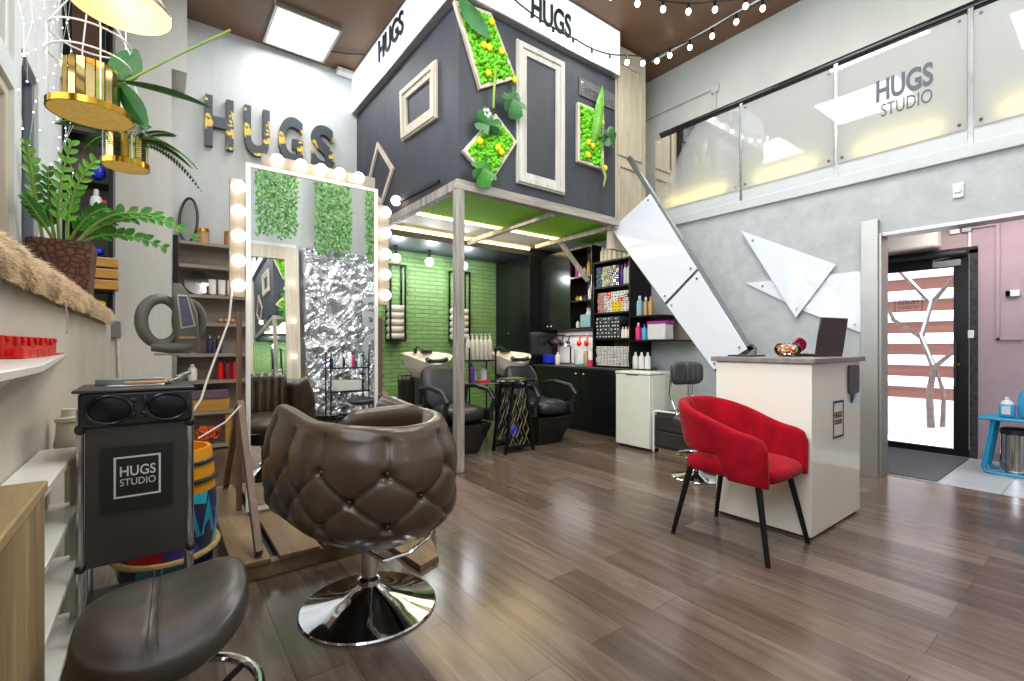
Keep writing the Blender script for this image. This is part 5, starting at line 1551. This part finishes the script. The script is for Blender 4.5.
# ------------------------------------------------------------------ wash area under the booth
for k, x in enumerate((2.57, 3.07, 3.635)):
    t = thing('globe_lamp', 'bare round white bulb under the soffit, %s from the mirror' % ('first', 'second', 'third')[k], 'lamp', (x, 6.0, 2.33), 0, 'globe bulbs before the brick wall')
    MB().ball((x, 6.0, 2.33), .06, 18, 12).build('bulb', 'bulb_white', t, smooth=True)
    MB().cyl((x, 6.0, 2.385), (x, 6.0, 2.5), .022, seg=12).build('socket', 'black', t)
t = thing('spot_bar', 'black bracket lamp with one round bulb on the booth side above the mirror', 'lamp', (2.1, 4.4, 2.68))
MB().bar((2.12, 3.95, 2.70), (2.12, 4.85, 2.73), .03).build('bar', 'black', t)
MB().ball((2.09, 4.88, 2.74), .055, 16, 10).build('bulb', 'bulb', t, smooth=True)
def towel_rack(x0, x1, lab, lt):
    t = thing('towel_rack', lab, 'towel rack', ((x0+x1)/2, 6.25, 1.2))
    m = MB()
    for x in (x0, x1):
        for y in (6.18, 6.32): m.bx(x - .012, y - .01, 1.2, x + .012, y + .01, 2.28)
        m.bx(x - .012, 6.18, 1.2, x + .012, 6.32, 1.22).bx(x - .012, 6.18, 2.26, x + .012, 6.32, 2.28)
    m.bx(x0, 6.17, 2.26, x1, 6.19, 2.28).bx(x0, 6.17, 1.2, x1, 6.33, 1.215)
    m.build('frame', 'black_metal', t)
    for k in range(5):
        z = 1.273 + k * .098
        m = MB().tube([(x0 - .02, 6.25, z), (x0 + .0, 6.25, z), (x1 - .0, 6.25, z), (x1 + .015, 6.25, z)], [.035, .048, .048, .036], 16)
        o = m.solo('rolled_towel', 'towel', '%s white rolled towel %s' % (('lowest', 'second lowest', 'middle', 'second highest', 'topmost')[k], lt), 'towel', 'towels in the wall racks', smooth=60)
towel_rack(2.565, 2.785, 'black wall rack of rolled towels beside the big mirror', 'in the rack beside the big mirror')
towel_rack(3.575, 3.85, 'black wall rack of rolled towels partly behind the timber post', 'in the rack behind the timber post')
tb = thing('waste_bin', 'black cylindrical waste bin with steel rim before the green wall', 'bin', (2.70, 5.85, 0))
MB().lathe([(.15, 0), (.155, .02), (.16, .70), (.15, .70), (.15, .02), (0, .02)], (2.70, 5.85, 0), 32).build('body', 'black', tb)
MB().lathe([(.162, .69), (.165, .70), (.165, .735), (.15, .74), (.15, .69)], (2.70, 5.85, 0), 32).build('rim', 'steel', tb)

def wash_unit(label, cx, cy, bx_, by_):
    """shampoo chair facing -Y with tilting basin behind; origin at floor under the seat"""
    t = thing('wash_chair', label, 'shampoo chair', (cx, cy, 0))
    m = MB(); lo, hi = (.17, .22), (.27, .34)
    m.v += [Vector((cx + sx * lo[0], cy + sy * lo[1], 0)) for sx, sy in ((-1,-1),(1,-1),(1,1),(-1,1))] + [Vector((cx + sx * hi[0], cy + sy * hi[1], .33)) for sx, sy in ((-1,-1),(1,-1),(1,1),(-1,1))]
    m.f += [(0,3,2,1), (0,1,5,4), (1,2,6,5), (2,3,7,6), (3,0,4,7), (4,5,6,7)]
    m.build('base', 'black_gloss', t, smooth=False, bevel=.01)
    cushion(MB(), cx - .24, cy - .36, cx + .24, cy + .2, .34, .50, puff=.02).build('seat', 'black_leather', t, smooth=70)
    m = cushion(MB(), -.24, -.07, .24, .07, 0, .52); m.frm(Matrix.Translation((cx, cy + .20, .42)) @ Euler((R(-22), 0, 0)).to_matrix().to_4x4(), 0)
    m.build('backrest', 'black_leather', t, smooth=70)
    for s in (-1, 1):
        x = cx + s * .285
        pts = [(x, cy + .26, .50), (x, cy + .22, .68), (x, cy + .02, .70), (x, cy - .26, .665), (x, cy - .345, .58), (x, cy - .30, .46), (x, cy - .05, .42), (x, cy + .2, .42)]
        arm = MB().tube([p for k in range(8) for p in (pts[k], tuple((pts[k][q] + pts[(k+1) % 8][q]) / 2 for q in range(3)))], [.027] * 16, 10, closed=True).build('armrest', 'black_leather', t)
        MB().bar((x + s * .0, cy - .30, .40), (x, cy + .22, .40), .05, .12).build('side_panel', 'black_leather', t, bevel=.01)
    # basin
    def bf(i, j):
        th = 2 * PI * i / 40; c, s_ = math.cos(th), math.sin(th)
        L = [(.10, -.30), (.20, -.26), (.275, -.13), (.30, -.02), (.31, 0), (.29, .0), (.27, -.03), (.20, -.15), (.02, -.18)]
        r, z = L[j]
        dip = -.085 * max(0, -s_) ** 3 if j in (3, 4, 5) else 0
        return (bx_ + r * c, by_ + r * .86 * s_, 1.04 + z * .95 + dip + .03 * s_)
    m = MB().grid(bf, 40, 9, True, False); m.f.append(tuple(i * 9 for i in range(40))); m.f.append(tuple(i * 9 + 8 for i in range(40)))
    bs_ = m.build('basin', 'ceramic', t, smooth=70)
    MB().tube([(bx_ + .13 * math.cos(PI + PI * k / 8), by_ - .255 + .03 * math.sin(PI * k / 8), .99 + .0 - .03 * math.sin(PI * k / 8)) for k in range(9)], .026, 10).build('neck_rest', 'black', bs_)
    m = MB().cyl((bx_ - .05, by_ + .22, 1.05), (bx_ - .05, by_ + .22, 1.10), .022, seg=12).tube([(bx_ - .05, by_ + .22, 1.10), (bx_ - .05, by_ + .14, 1.13), (bx_ - .04, by_ + .05, 1.10)], .012, 8).bx(bx_ + .03, by_ + .18, 1.05, bx_ + .16, by_ + .25, 1.085)
    m.build('mixer_tap', 'black', bs_)
    MB().bx(bx_ - .09, by_ - .1, .0, bx_ + .09, by_ + .16, .80).build('basin_column', 'black', t, bevel=.01)
    return t
wash_unit('black wash chair with cream basin behind the timber post, nearer the big mirror', 2.56, 4.42, 2.56, 5.06)
wash_unit('black wash chair with cream basin beside the black kitchen cabinets', 3.645, 4.30, 3.62, 4.86)
sw = thing('sewing_table', 'small table on ornate old sewing machine legs between the wash chairs', 'table', (3.13, 4.2, 0))
m = MB().lathe([(0, .755), (.28, .755), (.29, .768), (.28, .78), (0, .78)], (3.09, 4.06, 0), 40, 1, .62); m.build('tabletop', 'black_gloss', sw)
for y in (3.95, 4.17):
    fr_ = MB().bar((2.90, y, 0), (3.01, y, .755), .026).bar((3.28, y, 0), (3.17, y, .755), .026).bar((2.915, y, .06), (3.265, y, .06), .022).bar((3.0, y, .70), (3.18, y, .70), .022).build('leg', 'black_metal', sw)
    m = MB()
    for k in range(7):
        z0 = .08 + k * .086; z1 = z0 + .086
        for q in (-1, 0, 1):
            wz = .155 - .07 * z0 / .7; xa = 3.09 + q * wz * .62
            m.tube([(xa - wz * .31, y, z0), (xa - .1 * wz, y, z0 + .05), (xa, y, z1), (xa + .1 * wz, y, z0 + .05), (xa + wz * .31, y, z0)] if (k + q) % 2 else [(xa - wz * .31, y, z1), (xa - .1 * wz, y, z0 + .035), (xa, y, z0), (xa + .1 * wz, y, z0 + .035), (xa + wz * .31, y, z1)], .006, 6)
    m.build('lattice', 'old_brass', fr_)
MB().bx(2.93, 3.97, .10, 3.25, 4.15, .115).build('treadle', 'black_metal', sw)
MB().ball((3.10, 4.06, .202), (.055, .05, .085), 16, 10).solo('blue_pouch', 'blue_plastic', 'blue pouch resting on the treadle of the sewing table', 'pouch', smooth=True)
MB().bx(2.97, 3.98, .782, 3.20, 4.14, .792).solo('magazine', 'olive', 'magazine with yellow-green cover on the small ornate table', 'magazine')
rs = thing('bottle_rack', 'black metal rack with pump bottles between the two wash basins', 'rack', (3.08, 4.75, 0))
for x in (2.90, 3.275):
    for y in (4.66, 4.86): MB().cyl((x, y, 0), (x, y, 1.12), .010, seg=8).build('leg', 'black_metal', rs)
MB().bx(2.89, 4.65, .955, 3.285, 4.87, .97).build('shelf', 'black_metal', rs)
MB().bx(2.89, 4.60, .685, 3.285, 4.87, .70).build('shelf', 'shelfwood', rs)
for k in range(6):
    bottle('white pump bottle, %s along the upper rack shelf between the basins' % ('first', 'second', 'third', 'fourth', 'fifth', 'last')[k], 2.932 + k * .0625, 4.74, .97, .31, .030, 'ceramic', 'white', 'white pump bottles between the basins', True)
bottle('purple pump bottle on the lower rack shelf between the basins', 2.955, 4.70, .70, .24, .036, 'purple', 'purple', None, True)
bottle('pale lilac bottle beside the purple one on the lower rack shelf', 3.055, 4.80, .70, .17, .035, 'lightblue', 'paper')
bottle('clear bottle with pump on the lower rack shelf near chair', 3.20, 4.81, .70, .2, .04, 'paper', 'steel', None, True)
MB().bx(3.02, 4.62, .7015, 3.24, 4.73, .727).solo('red_tray', 'red', 'flat red tray on the lower rack shelf between the basins', 'tray', bevel=.003)

# black cabinets along the right wall
cb = thing('tall_cabinet', 'tall black cabinet beside the green brick wall', 'cabinet', (4.72, 5.9, 0))
MB().bx(4.47, 5.44, .06, 5.012, 6.325, 2.49).build('carcass', 'black_gloss', cb, smooth=False)
for y0, y1, yk in ((5.445, 6.03, 5.97), (6.035, 6.325, None)):
    d = MB().bx(4.452, y0, .08, 4.47, y1, 2.49).build('door', 'black_gloss', cb, smooth=False, bevel=.003)
    if yk: MB().ball((4.44, yk, 1.33), .016, 12, 8).build('knob', 'steel', d, smooth=True)
wc = thing('wall_cabinet', 'black two-door wall cabinet over the worktop', 'cabinet', (4.85, 5.1, 1.37))
MB().bx(4.67, 4.80, 1.37, 5.012, 5.435, 2.49).build('carcass', 'black_gloss', wc, smooth=False)
for y0, y1, yk in ((4.80, 5.21, 5.17), (5.215, 5.435, 5.25)):
    d = MB().bx(4.652, y0, 1.375, 4.67, y1, 2.495).build('door', 'black_gloss', wc, smooth=False, bevel=.003)
    MB().ball((4.64, yk, 1.42), .018, 12, 8).build('knob', 'steel', d, smooth=True)
ns = thing('open_shelf', 'narrow black open shelf column next to the wall cabinet', 'shelf', (4.83, 4.58, 1.37))
for y in (4.785, 4.37): MB().bx(4.65, y, 1.37, 5.02, y + .015, 2.5).build('side_panel', 'black_gloss', ns, smooth=False)
MB().bx(5.0, 4.385, 1.37, 5.02, 4.785, 2.5).build('back_panel', 'shelfwood', ns, smooth=False)
for z in (1.37, 1.75, 2.08, 2.48): MB().bx(4.65, 4.385, z, 5.0, 4.785, z + .02).build('shelf', 'black_gloss', ns, smooth=False)
MB().bx(4.68, 4.43, 1.393, 4.84, 4.62, 1.57).solo('tissue_box', 'lightblue', 'pale blue tissue box on the lowest open shelf', 'box', bevel=.008)
MB().lathe([(.04, 1.57), (.03, 1.60), (.02, 1.64), (.03, 1.66), (0, 1.66)], (4.76, 4.53, 0), 10, 1, 1.3).build('tissue', 'paper', bpy.data.objects['tissue_box'], smooth=False)
bottle('small white bottle with black label beside the blue tissue box', 4.72, 4.70, 1.39, .11, .025, 'paper', 'black')
for k, (y, b, c, h) in enumerate(((4.73, 'magenta', 'magenta', .2), (4.66, 'ceramic', 'ceramic', .15), (4.59, 'ceramic', 'tan', .13), (4.5, 'tan', 'black', .24))):
    bottle(('magenta bottle on the top open shelf', 'cream bottle beside the magenta one on the top open shelf', 'short cream bottle with tan cap on the top open shelf', 'tan bottle with black cap on the top open shelf')[k], 4.74, y, 2.10, h, .033, b, c)
for k, (y, b, c, h) in enumerate(((4.72, 'tan', 'gold', .07), (4.65, 'gold', 'black', .08), (4.57, 'black', 'blue_plastic', .07), (4.48, 'ceramic', 'paper', .2))):
    bottle(('small tan jar on the middle open shelf', 'small gold jar with black cap on the middle open shelf', 'small black jar with blue cap on the middle open shelf', 'tall cream bottle on the middle open shelf')[k], 4.74, y, 1.77, h, .033, b, c)
kc = thing('base_cabinet', 'black base cabinet with two doors along the wall', 'cabinet', (4.76, 4.6, 0))
MB().bx(4.53, 3.60, .0, 5.012, 5.435, .83).build('carcass', 'black_gloss', kc, smooth=False)
for y0, y1, yk in ((3.62, 4.44, 4.38), (4.445, 5.43, 4.52)):
    d = MB().bx(4.512, y0, .06, 4.53, y1, .825).build('door', 'black_gloss', kc, smooth=False, bevel=.003)
    MB().ball((4.50, yk, .76), .018, 12, 8).build('knob', 'steel', d, smooth=True)
MB().bx(4.50, 3.60, .8315, 5.012, 5.435, .86).solo('worktop', 'dark_top', 'dark worktop over the black base cabinets', 'worktop', smooth=False, bevel=.003)
MB().bx(5.002, 4.40, .862, 5.012, 5.43, 1.366).solo('splashback', 'splash', 'white tiled splashback between worktop and wall cabinets', 'splashback', smooth=False)
MB().cyl((4.97, 4.42, 1.30), (4.97, 5.40, 1.30), .010, seg=10).solo('hook_rail', 'steel', 'steel hook rail across the white splashback', 'rail')
def brush(label, y, col, l=.16):
    t = thing('hair_brush', label, 'brush', (4.93, y, 1.29 - l))
    MB().tube([(4.93, y, 1.29), (4.92, y + .02, 1.29 - l * .45)], [.010, .012], 8).build('handle', col, t)
    MB().tube([(4.935 + .012 * math.cos(k * PI / 5), y - .004, 1.302 + .014 * math.sin(k * PI / 5)) for k in range(10)], .003, 5, closed=True).build('hanging_loop', col, t)
    MB().ball((4.915, y + .025, 1.29 - l * .7), (.025, .045, .05), 10, 6).build('brush_head', col, t, smooth=True)
for y, c, l in ((5.38, 'wine', 'dark red brush hanging nearest the tall cabinet'), (5.22, 'black', 'black brush hanging first from the red one'), (5.08, 'black', 'black brush hanging second from the red one'), (4.85, 'red', 'bright red brush hanging at middle of the rail'), (4.70, 'red', 'bright red brush hanging near the product shelves')):
    brush(l + ' on the hook rail', y, c)
t = thing('kitchen_tap', 'slim chrome tap over the worktop before the splashback', 'tap', (4.85, 4.98, .86))
MB().tube([(4.85, 4.98, .86), (4.85, 4.98, 1.12), (4.82, 4.98, 1.16), (4.76, 4.98, 1.16), (4.74, 4.98, 1.12)], .013, 8).build('spout', 'chrome', t)
MB().cyl((4.85, 4.98, .86), (4.85, 4.98, .90), .025, seg=14).build('tap_base', 'chrome', t)
MB().lathe([(.07, .86), (.10, .88), (.11, 1.0), (.10, 1.0), (.09, .88), (0, .88)], (4.72, 5.30, .003), 24).solo('blue_basin', 'blue_plastic', 'royal blue plastic bowl on the worktop by the tall cabinet', 'bowl')
MB().lathe([(.05, 1.16), (.09, 1.18), (.09, 1.23), (.03, 1.25), (0, 1.25)], (4.93, 5.40, 0), 20).solo('wall_bracket_cup', 'dark_plastic', 'dark grey cup fixed on the splashback above the blue bowl', 'cup')
for y0, lab in ((4.62, 'nearer the product shelves'), (5.03, 'nearer the tall cabinet')):
    P = [(4.96, y0, .88), (4.96, y0 + .34, .88), (4.985, y0 + .32, 1.10), (4.985, y0 + .02, 1.10)]
    MB().prism(P, (.01, 0, 0)).solo('paper_sheet', 'paper', 'white sheet leaning on the splashback, %s' % lab, 'sheet', smooth=False)
bottle('white bottle on the worktop beside the blue bowl', 4.72, 5.12, .86, .18, .035, 'ceramic', 'white')
bottle('brown bottle with white top on the worktop by the product shelves', 4.68, 4.50, .86, .25, .04, 'tan', 'white')
bottle('white bottle with a pink lower half on the worktop by the product shelves', 4.66, 4.385, .86, .25, .045, 'white', 'white')
MB().lathe([(.0465, .865), (.0465, .95)], (4.66, 4.385, 0), 16).build('pink_band', 'pinkb', [o for o in bpy.data.objects if o.get('label', '').startswith('white bottle with a pink')][0])
m = MB().lathe([(0, .86), (.05, .865), (.06, .89), (.03, .92), (0, .92)], (4.62, 4.58, 0), 16); m.solo('sponge', 'lightblue', 'crumpled pale blue cloth on the worktop edge', 'cloth')

# product shelves
su = thing('product_shelf', 'tall black shelf unit packed with hair dye boxes beside the slanted panels', 'shelf', (4.8, 4.0, .86))
for y0, y1 in ((4.285, 4.31), (3.69, 3.71)): MB().bx(4.6, y0, .86, 5.02, y1, 2.24).build('side_panel', 'black_metal', su, smooth=False)
MB().bx(5.0, 3.71, .86, 5.02, 4.285, 2.22).build('back_panel', 'shelfwood', su, smooth=False)
for z in (.862, 1.215, 1.55, 1.885, 2.215): MB().bx(4.6, 3.71, z, 5.0, 4.285, z + .022).build('shelf', 'black_metal', su, smooth=False)
s2 = thing('product_shelf', 'low black side shelf carrying pink and blue bottles beside the dye boxes', 'shelf', (4.8, 3.45, 1.19))
for z in (1.19, 1.485): MB().bx(4.6, 3.05 if z < 1.3 else 3.25, z, 5.0, 3.69, z + .018).build('shelf', 'black_metal', s2, smooth=False)
MB().bx(5.0, 3.05, 1.19, 5.02, 3.69, 1.5).build('back_panel', 'shelfwood', s2, smooth=False)
MB().bx(4.96, 3.05, 1.19, 5.0, 3.08, 1.20).build('bracket', 'black', s2)
def box_block(y1, z0, ny, nz, dy, dz, cols, label, group, gap=.004, depth=.14, jit=.02, rev=False):
    """rows of dye boxes lying end-on in a shelf; each box its own object, copies share a mesh"""
    protos = {}
    for a in range(ny):
        for b in range(nz):
            c = cols[(a * 7 + b * 3 + a * b) % len(cols)] if not callable(cols) else cols(a, b)
            if c not in protos:
                pr = MB().bx(-depth / 2, -dy / 2 + gap / 2, 0, depth / 2, dy / 2 - gap / 2, dz - gap)
                o = pr.build('dye_box', c, None, smooth=False)
                MB().bx(-depth / 2 - .001, -dy * .22, dz * .25, -depth / 2, dy * .22, dz * .6).build('end_label', 'paper' if c in ('black', 'blue_plastic', 'red', 'dark_plastic', 'lightblue', 'purple', 'wine') else 'dark_plastic', o, smooth=False)
                protos[c] = o; first = True
            else:
                o = dup(protos[c]); first = False
            o.location = (4.615 + depth / 2 + random.uniform(0, jit), y1 - dy * (a + .5), z0 + dz * b + .002)
            tag(o, label, 'box', group)
def c1(a, b): return ['lightblue', 'lightblue', 'dark_plastic', 'yellow_soft', 'paper', 'steel', 'dark_plastic', 'paper'][a]
M['yellow_soft'] = plain('soft_yellow_box', '#d6cb7a', .5, 0, .1)
M['rose'] = plain('rose_box', '#c98a86', .5, 0, .1)
M['teal_dark'] = plain('dark_teal_box', '#3f5a70', .5, 0, .1)
box_block(4.265, 1.907, 8, 6, .047, .043, lambda a, b: ['teal_dark', 'teal_dark', 'lightblue', 'yellow_soft', 'dark_plastic', 'paper', 'dark_plastic', 'steel'][(a + (b % 2) * (a > 3)) % 8], 'small blue, yellow or grey dye box stacked end-on on the upper product shelf', 'dye boxes on the upper shelf')
for k in range(3):
    bottle('purple-topped white tube, %s on the upper product shelf by the panel' % ('first', 'second', 'third')[k], 4.66, 3.865 - k * .052, 1.907, .25 + .01 * k, .022, 'paper' if k else 'purple', 'magenta', 'purple topped tubes')
box_block(4.24, 1.572, 9, 6, .056, .043, lambda a, b: 'rose' if a < 2 else ('red' if (a, b) in ((3, 5), (3, 4), (2, 5), (6, 3), (7, 3)) else ('yellow' if a in (4, 5, 6) and b < 3 else ('paper', 'white', 'dark_plastic')[(a * 2 + b) % 3 if (a + b) % 4 == 0 else 0])), 'small white, rose, red or yellow dye box stacked end-on on the middle product shelf', 'dye boxes on the middle shelf')
box_block(4.27, 1.237, 8, 6, .05, .046, lambda a, b: 'dark_plastic' if (a + b) % 2 else ('teal_dark' if (a * b) % 3 else 'black'), 'small black patterned dye box stacked end-on on the third product shelf', 'dye boxes on the third shelf')
for k in range(3): bottle('short cream tube, %s beside the black dye boxes' % ('first', 'second', 'third')[k], 4.66, 3.85 - k * .05, 1.237, .14, .022, 'ceramic', 'ceramic', 'cream tubes beside black boxes')
box_block(4.265, .884, 10, 7, .053, .036, ['white', 'paper'], 'small white dye box stacked end-on on the lowest product shelf', 'dye boxes on the lowest shelf', gap=.007)
for k, (y, h) in enumerate(((4.2, .2), (4.13, .22), (4.06, .31), (3.98, .27), (3.90, .33), (3.82, .24), (3.75, .24))):
    bottle('tall cream bottle on top of the product shelves, %s from the cabinet' % ('first', 'second', 'third', 'fourth', 'fifth', 'sixth', 'last')[k], 4.68, y, 2.237, h, .035, 'ceramic', 'ceramic', 'cream bottles on top of the shelves')
for k, (y, z, h, r, b, c, lab) in enumerate(((3.62, 1.208, .21, .036, 'pinkb', 'ceramic', 'pink bottle with white cap on the side shelf'), (3.53, 1.208, .19, .034, 'blue_bottle', 'blue_plastic', 'blue bottle with dark cap on the side shelf'),
        (3.60, 1.503, .24, .038, 'lightblue', 'paper', 'pale blue and white bottle above the pink bottle'), (3.51, 1.503, .22, .03, 'tan', 'paper', 'tan bottle above the blue bottle, first of two'), (3.44, 1.503, .22, .03, 'tan', 'tan', 'tan bottle half behind the slanted panel, second of two'))):
    bottle(lab, 4.67, y, z, h, r, b, c)
t = thing('canister', 'tall white canister with magenta top on the side shelf', 'canister', (4.72, 3.36, 1.208))
MB().bx(4.64, 3.22, 1.211, 4.80, 3.47, 1.42).build('body', 'paper', t, bevel=.01); MB().bx(4.638, 3.21, 1.39, 4.802, 3.48, 1.43).build('lid', 'magenta', t, bevel=.01)
for k in range(3): bottle('white bottle on the worktop end beside the fridge, %s of three' % ('first', 'second', 'third')[k], 4.66 + .02 * k, 3.655 - k * .075 + .0, .86 if k == 0 else .86, .2, .036, 'paper', 'ceramic', 'white bottles beside the fridge')

# fridge, step box, black stool
fg = thing('mini_fridge', 'small white fridge standing before the product shelves', 'fridge', (4.50, 3.33, 0))
MB().bx(4.245, 3.11, .02, 4.49, 3.575, .82).build('cabinet', 'fridge', fg, bevel=.006)
MB().bx(4.20, 3.11, .03, 4.238, 3.575, .82).build('door', 'fridge', fg, bevel=.008)
MB().bx(4.195, 3.105, .825, 4.50, 3.58, .855).build('top_panel', 'fridge', fg, bevel=.008)
MB().bx(4.195, 3.26, .815, 4.205, 3.42, .825).build('handle', 'steel', fg)
MB().bx(4.25, 3.13, 0, 4.48, 3.56, .02).build('foot_rail', 'black', fg)
m = MB().bx(4.52, 3.15, 0, 4.98, 3.57, .84); m.solo('side_unit', 'fridge', 'pale side cabinet behind the fridge under the shelf', 'cabinet', smooth=False, bevel=.005)
sp = thing('step_box', 'black stained wooden plank box beside the fridge', 'box', (4.6, 2.8, 0))
MB().bx(4.25, 2.56, .06, 4.98, 3.06, .43).build('body', 'dark_step', sp, bevel=.004)
for z in (.08, .25): MB().bx(4.232, 2.55, z, 4.25, 3.065, z + .155).build('front_plank', 'dark_step', sp, bevel=.005)
for z in (.08, .25): MB().bx(4.25, 2.535, z, 4.98, 2.555, z + .155).build('side_plank', 'dark_step', sp, bevel=.005)
MB().bx(4.26, 2.58, 0, 4.96, 3.04, .06).build('plinth', 'crate', sp)
MB().tube([(4.235, 3.085, .01), (4.235, 3.085, .43), (4.25, 3.08, .445), (4.30, 2.56, .445)], .010, 8).build('white_edge', 'white', sp)
bk = thing('black_stool', 'black stool with ribbed backrest and chrome base behind the red armchair', 'stool', (3.72, 2.27, 0))
def back_fn(i, j):
    th = 2 * PI * j / 60; c, s_ = math.cos(th), math.sin(th); u = -1 + 2 * i / 30
    w_ = .165; bend = .05 * u * u
    e = (1 - abs(u) ** 6) ** .5 if abs(u) < 1 else 0
    thk = .024 + .018 * abs(math.sin(u * PI * 3.5)) ** .5
    z = .90 + .105 * math.copysign(abs(s_) ** .6, s_) * (.3 + .7 * e)
    o = thk * math.copysign(abs(c) ** .8, c) * (.2 + .8 * e)
    return (3.72 + u * w_, 2.43 + o - bend, z)
m = MB().grid(back_fn, 31, 60, False, True); m.f.append(tuple(range(60))); m.f.append(tuple(30 * 60 + j for j in range(60)))
o = m.build('backrest', 'grey_leather', bk, smooth=70)
for v in o.data.vertices:
    p = v.co; a = R(-18); q = Vector((p.x, p.y - .0, 0)); v.co = Vector((q.x * math.cos(a) - q.y * math.sin(a), q.x * math.sin(a) + q.y * math.cos(a), p.z))
for s in (-1, 1):
    MB().tube([(3.79 + s * .12, 2.44 - s * .04, .97), (3.79 + s * .12, 2.46 - s * .04, .70), (3.76 + s * .10, 2.41, .52), (3.72 + s * .08, 2.27, .46)], .011, 8).build('back_bar', 'chrome', bk)
MB().lathe([(0, .455), (.17, .455), (.19, .48), (.19, .51), (.16, .535), (0, .54)], (3.72, 2.27, 0), 36).build('seat', 'grey_leather', bk)
MB().lathe([(.02, .06), (.02, .44), (.06, .455)], (3.72, 2.27, 0), 16).build('gas_column', 'chrome', bk)
MB().lathe([(.20, 0), (.205, .008), (.19, .02), (.06, .05), (.03, .075), (.03, .09)], (3.72, 2.27, 0), 40).build('base_disc', 'chrome', bk)
MB().tube([(3.72 + .16 * math.cos(2*PI*k/32), 2.27 + .16 * math.sin(2*PI*k/32), .20) for k in range(32)], .010, 8, closed=True).build('foot_ring', 'chrome', bk)

# festoon lights
def festoon(label, pts, bulbs):
    c = Vector(pts[0]); t = thing('festoon_lights', label, 'string lights', pts[0])
    P = []
    for a, b in zip(pts, pts[1:]):
        a, b = Vector(a), Vector(b)
        for k in range(8):
            u = k / 8; P.append(a + (b - a) * u - Vector((0, 0, .035 * (b - a).length * 4 * u * (1 - u))))
    P.append(Vector(pts[-1]))
    MB().tube(P, .008, 6).build('cable', 'black', t)
    L = [0]
    for a, b in zip(P, P[1:]): L.append(L[-1] + (b - a).length)
    for q in range(bulbs):
        s = L[-1] * (q + .5) / bulbs; k = max(i for i in range(len(L)) if L[i] <= s); k = min(k, len(P) - 2)
        p = P[k] + (P[k + 1] - P[k]) * ((s - L[k]) / (L[k + 1] - L[k]))
        b = MB().ball(p - Vector((0, 0, .085)), (.026, .026, .032), 12, 8).build('bulb', 'bulb_white', t, smooth=True)
        MB().cyl(p - Vector((0, 0, .06)), p + Vector((0, 0, .005)), .016, .013, 10).build('socket', 'black', b)
festoon('black festoon string with round bulbs swagging across the lightbox to the ceiling corner', [(2.2, 3.45, 4.55), (2.70, 3.45, 4.34), (3.44, 3.45, 4.30), (3.85, 3.45, 4.32), (4.22, 3.42, 4.42), (4.62, 3.40, 4.56), (4.97, 3.38, 4.76), (4.97, 2.6, 4.72), (4.97, 1.6, 4.76)], 17)
festoon('black festoon string with round bulbs under the middle of the ceiling', [(3.2, 3.3, 4.78), (3.7, 3.05, 4.68), (4.3, 2.80, 4.68), (4.6, 2.62, 4.72), (4.9, 2.2, 4.70), (4.9, 1.4, 4.78)], 10)
MB().cyl((5.05, 3.70, 4.78), (5.03, 1.0, 4.78), .012, seg=8).solo('ceiling_conduit', 'white_matte', 'thin white conduit along the ceiling by the wall', 'conduit')

# ------------------------------------------------------------------ lamps
lamp('AREA', 'panel_area', (1.35, 5.88, 4.76), 18, '#f6faff', .64, .7)
for k, (x, y, p) in enumerate(((1.5, 2.4, 50), (3.3, 1.9, 42), (2.0, .3, 55), (3.5, .2, 42), (.8, 4.2, 32))):
    lamp('AREA', 'ceiling_fill', (x, y, 4.78), p, '#fbfaf6', 1.0, 1.0)  # fill lamps added below the ceiling, no fixtures modelled
lamp('AREA', 'window_fill', (-.62, .6, 3.0), 85, '#eef4ff', 2.2, 2.8, (0, R(-90), 0))  # fill lamp added inside the out-of-view window, brightens the desk front
lamp('AREA', 'window_fill', (-.60, 2.8, 3.4), 18, '#e8f2ff', 1.6, 1.8, (0, R(-90), 0))
for x in (2.57, 3.07, 3.635): lamp('POINT', 'globe_point', (x, 5.9, 2.28), 12, '#f6faff', .06)
lamp('AREA', 'recess_area', (3.4, 5.05, 2.57), 18, '#ffe2ac', 2.2, .5)
lamp('AREA', 'turf_area', (3.3, 4.2, 2.55), 8, '#fff2da', 1.8, .5)
lamp('AREA', 'worktop_fill', (4.80, 4.9, 1.35), 3, '#ffffff', .2, .8)  # small lamp added to brighten the dark space under the wall cabinets
lamp('AREA', 'corridor_area', (5.9, .6, 2.5), 24, '#fff6f2', .8, 1.2)
lamp('AREA', 'booth_side', (4.0, 3.0, 4.6), 12, '#ffffff', .6, .6)
lamp('POINT', 'pendant_point', (-.122, 2.50, 2.55), 1.5, '#ffd89a', .03)
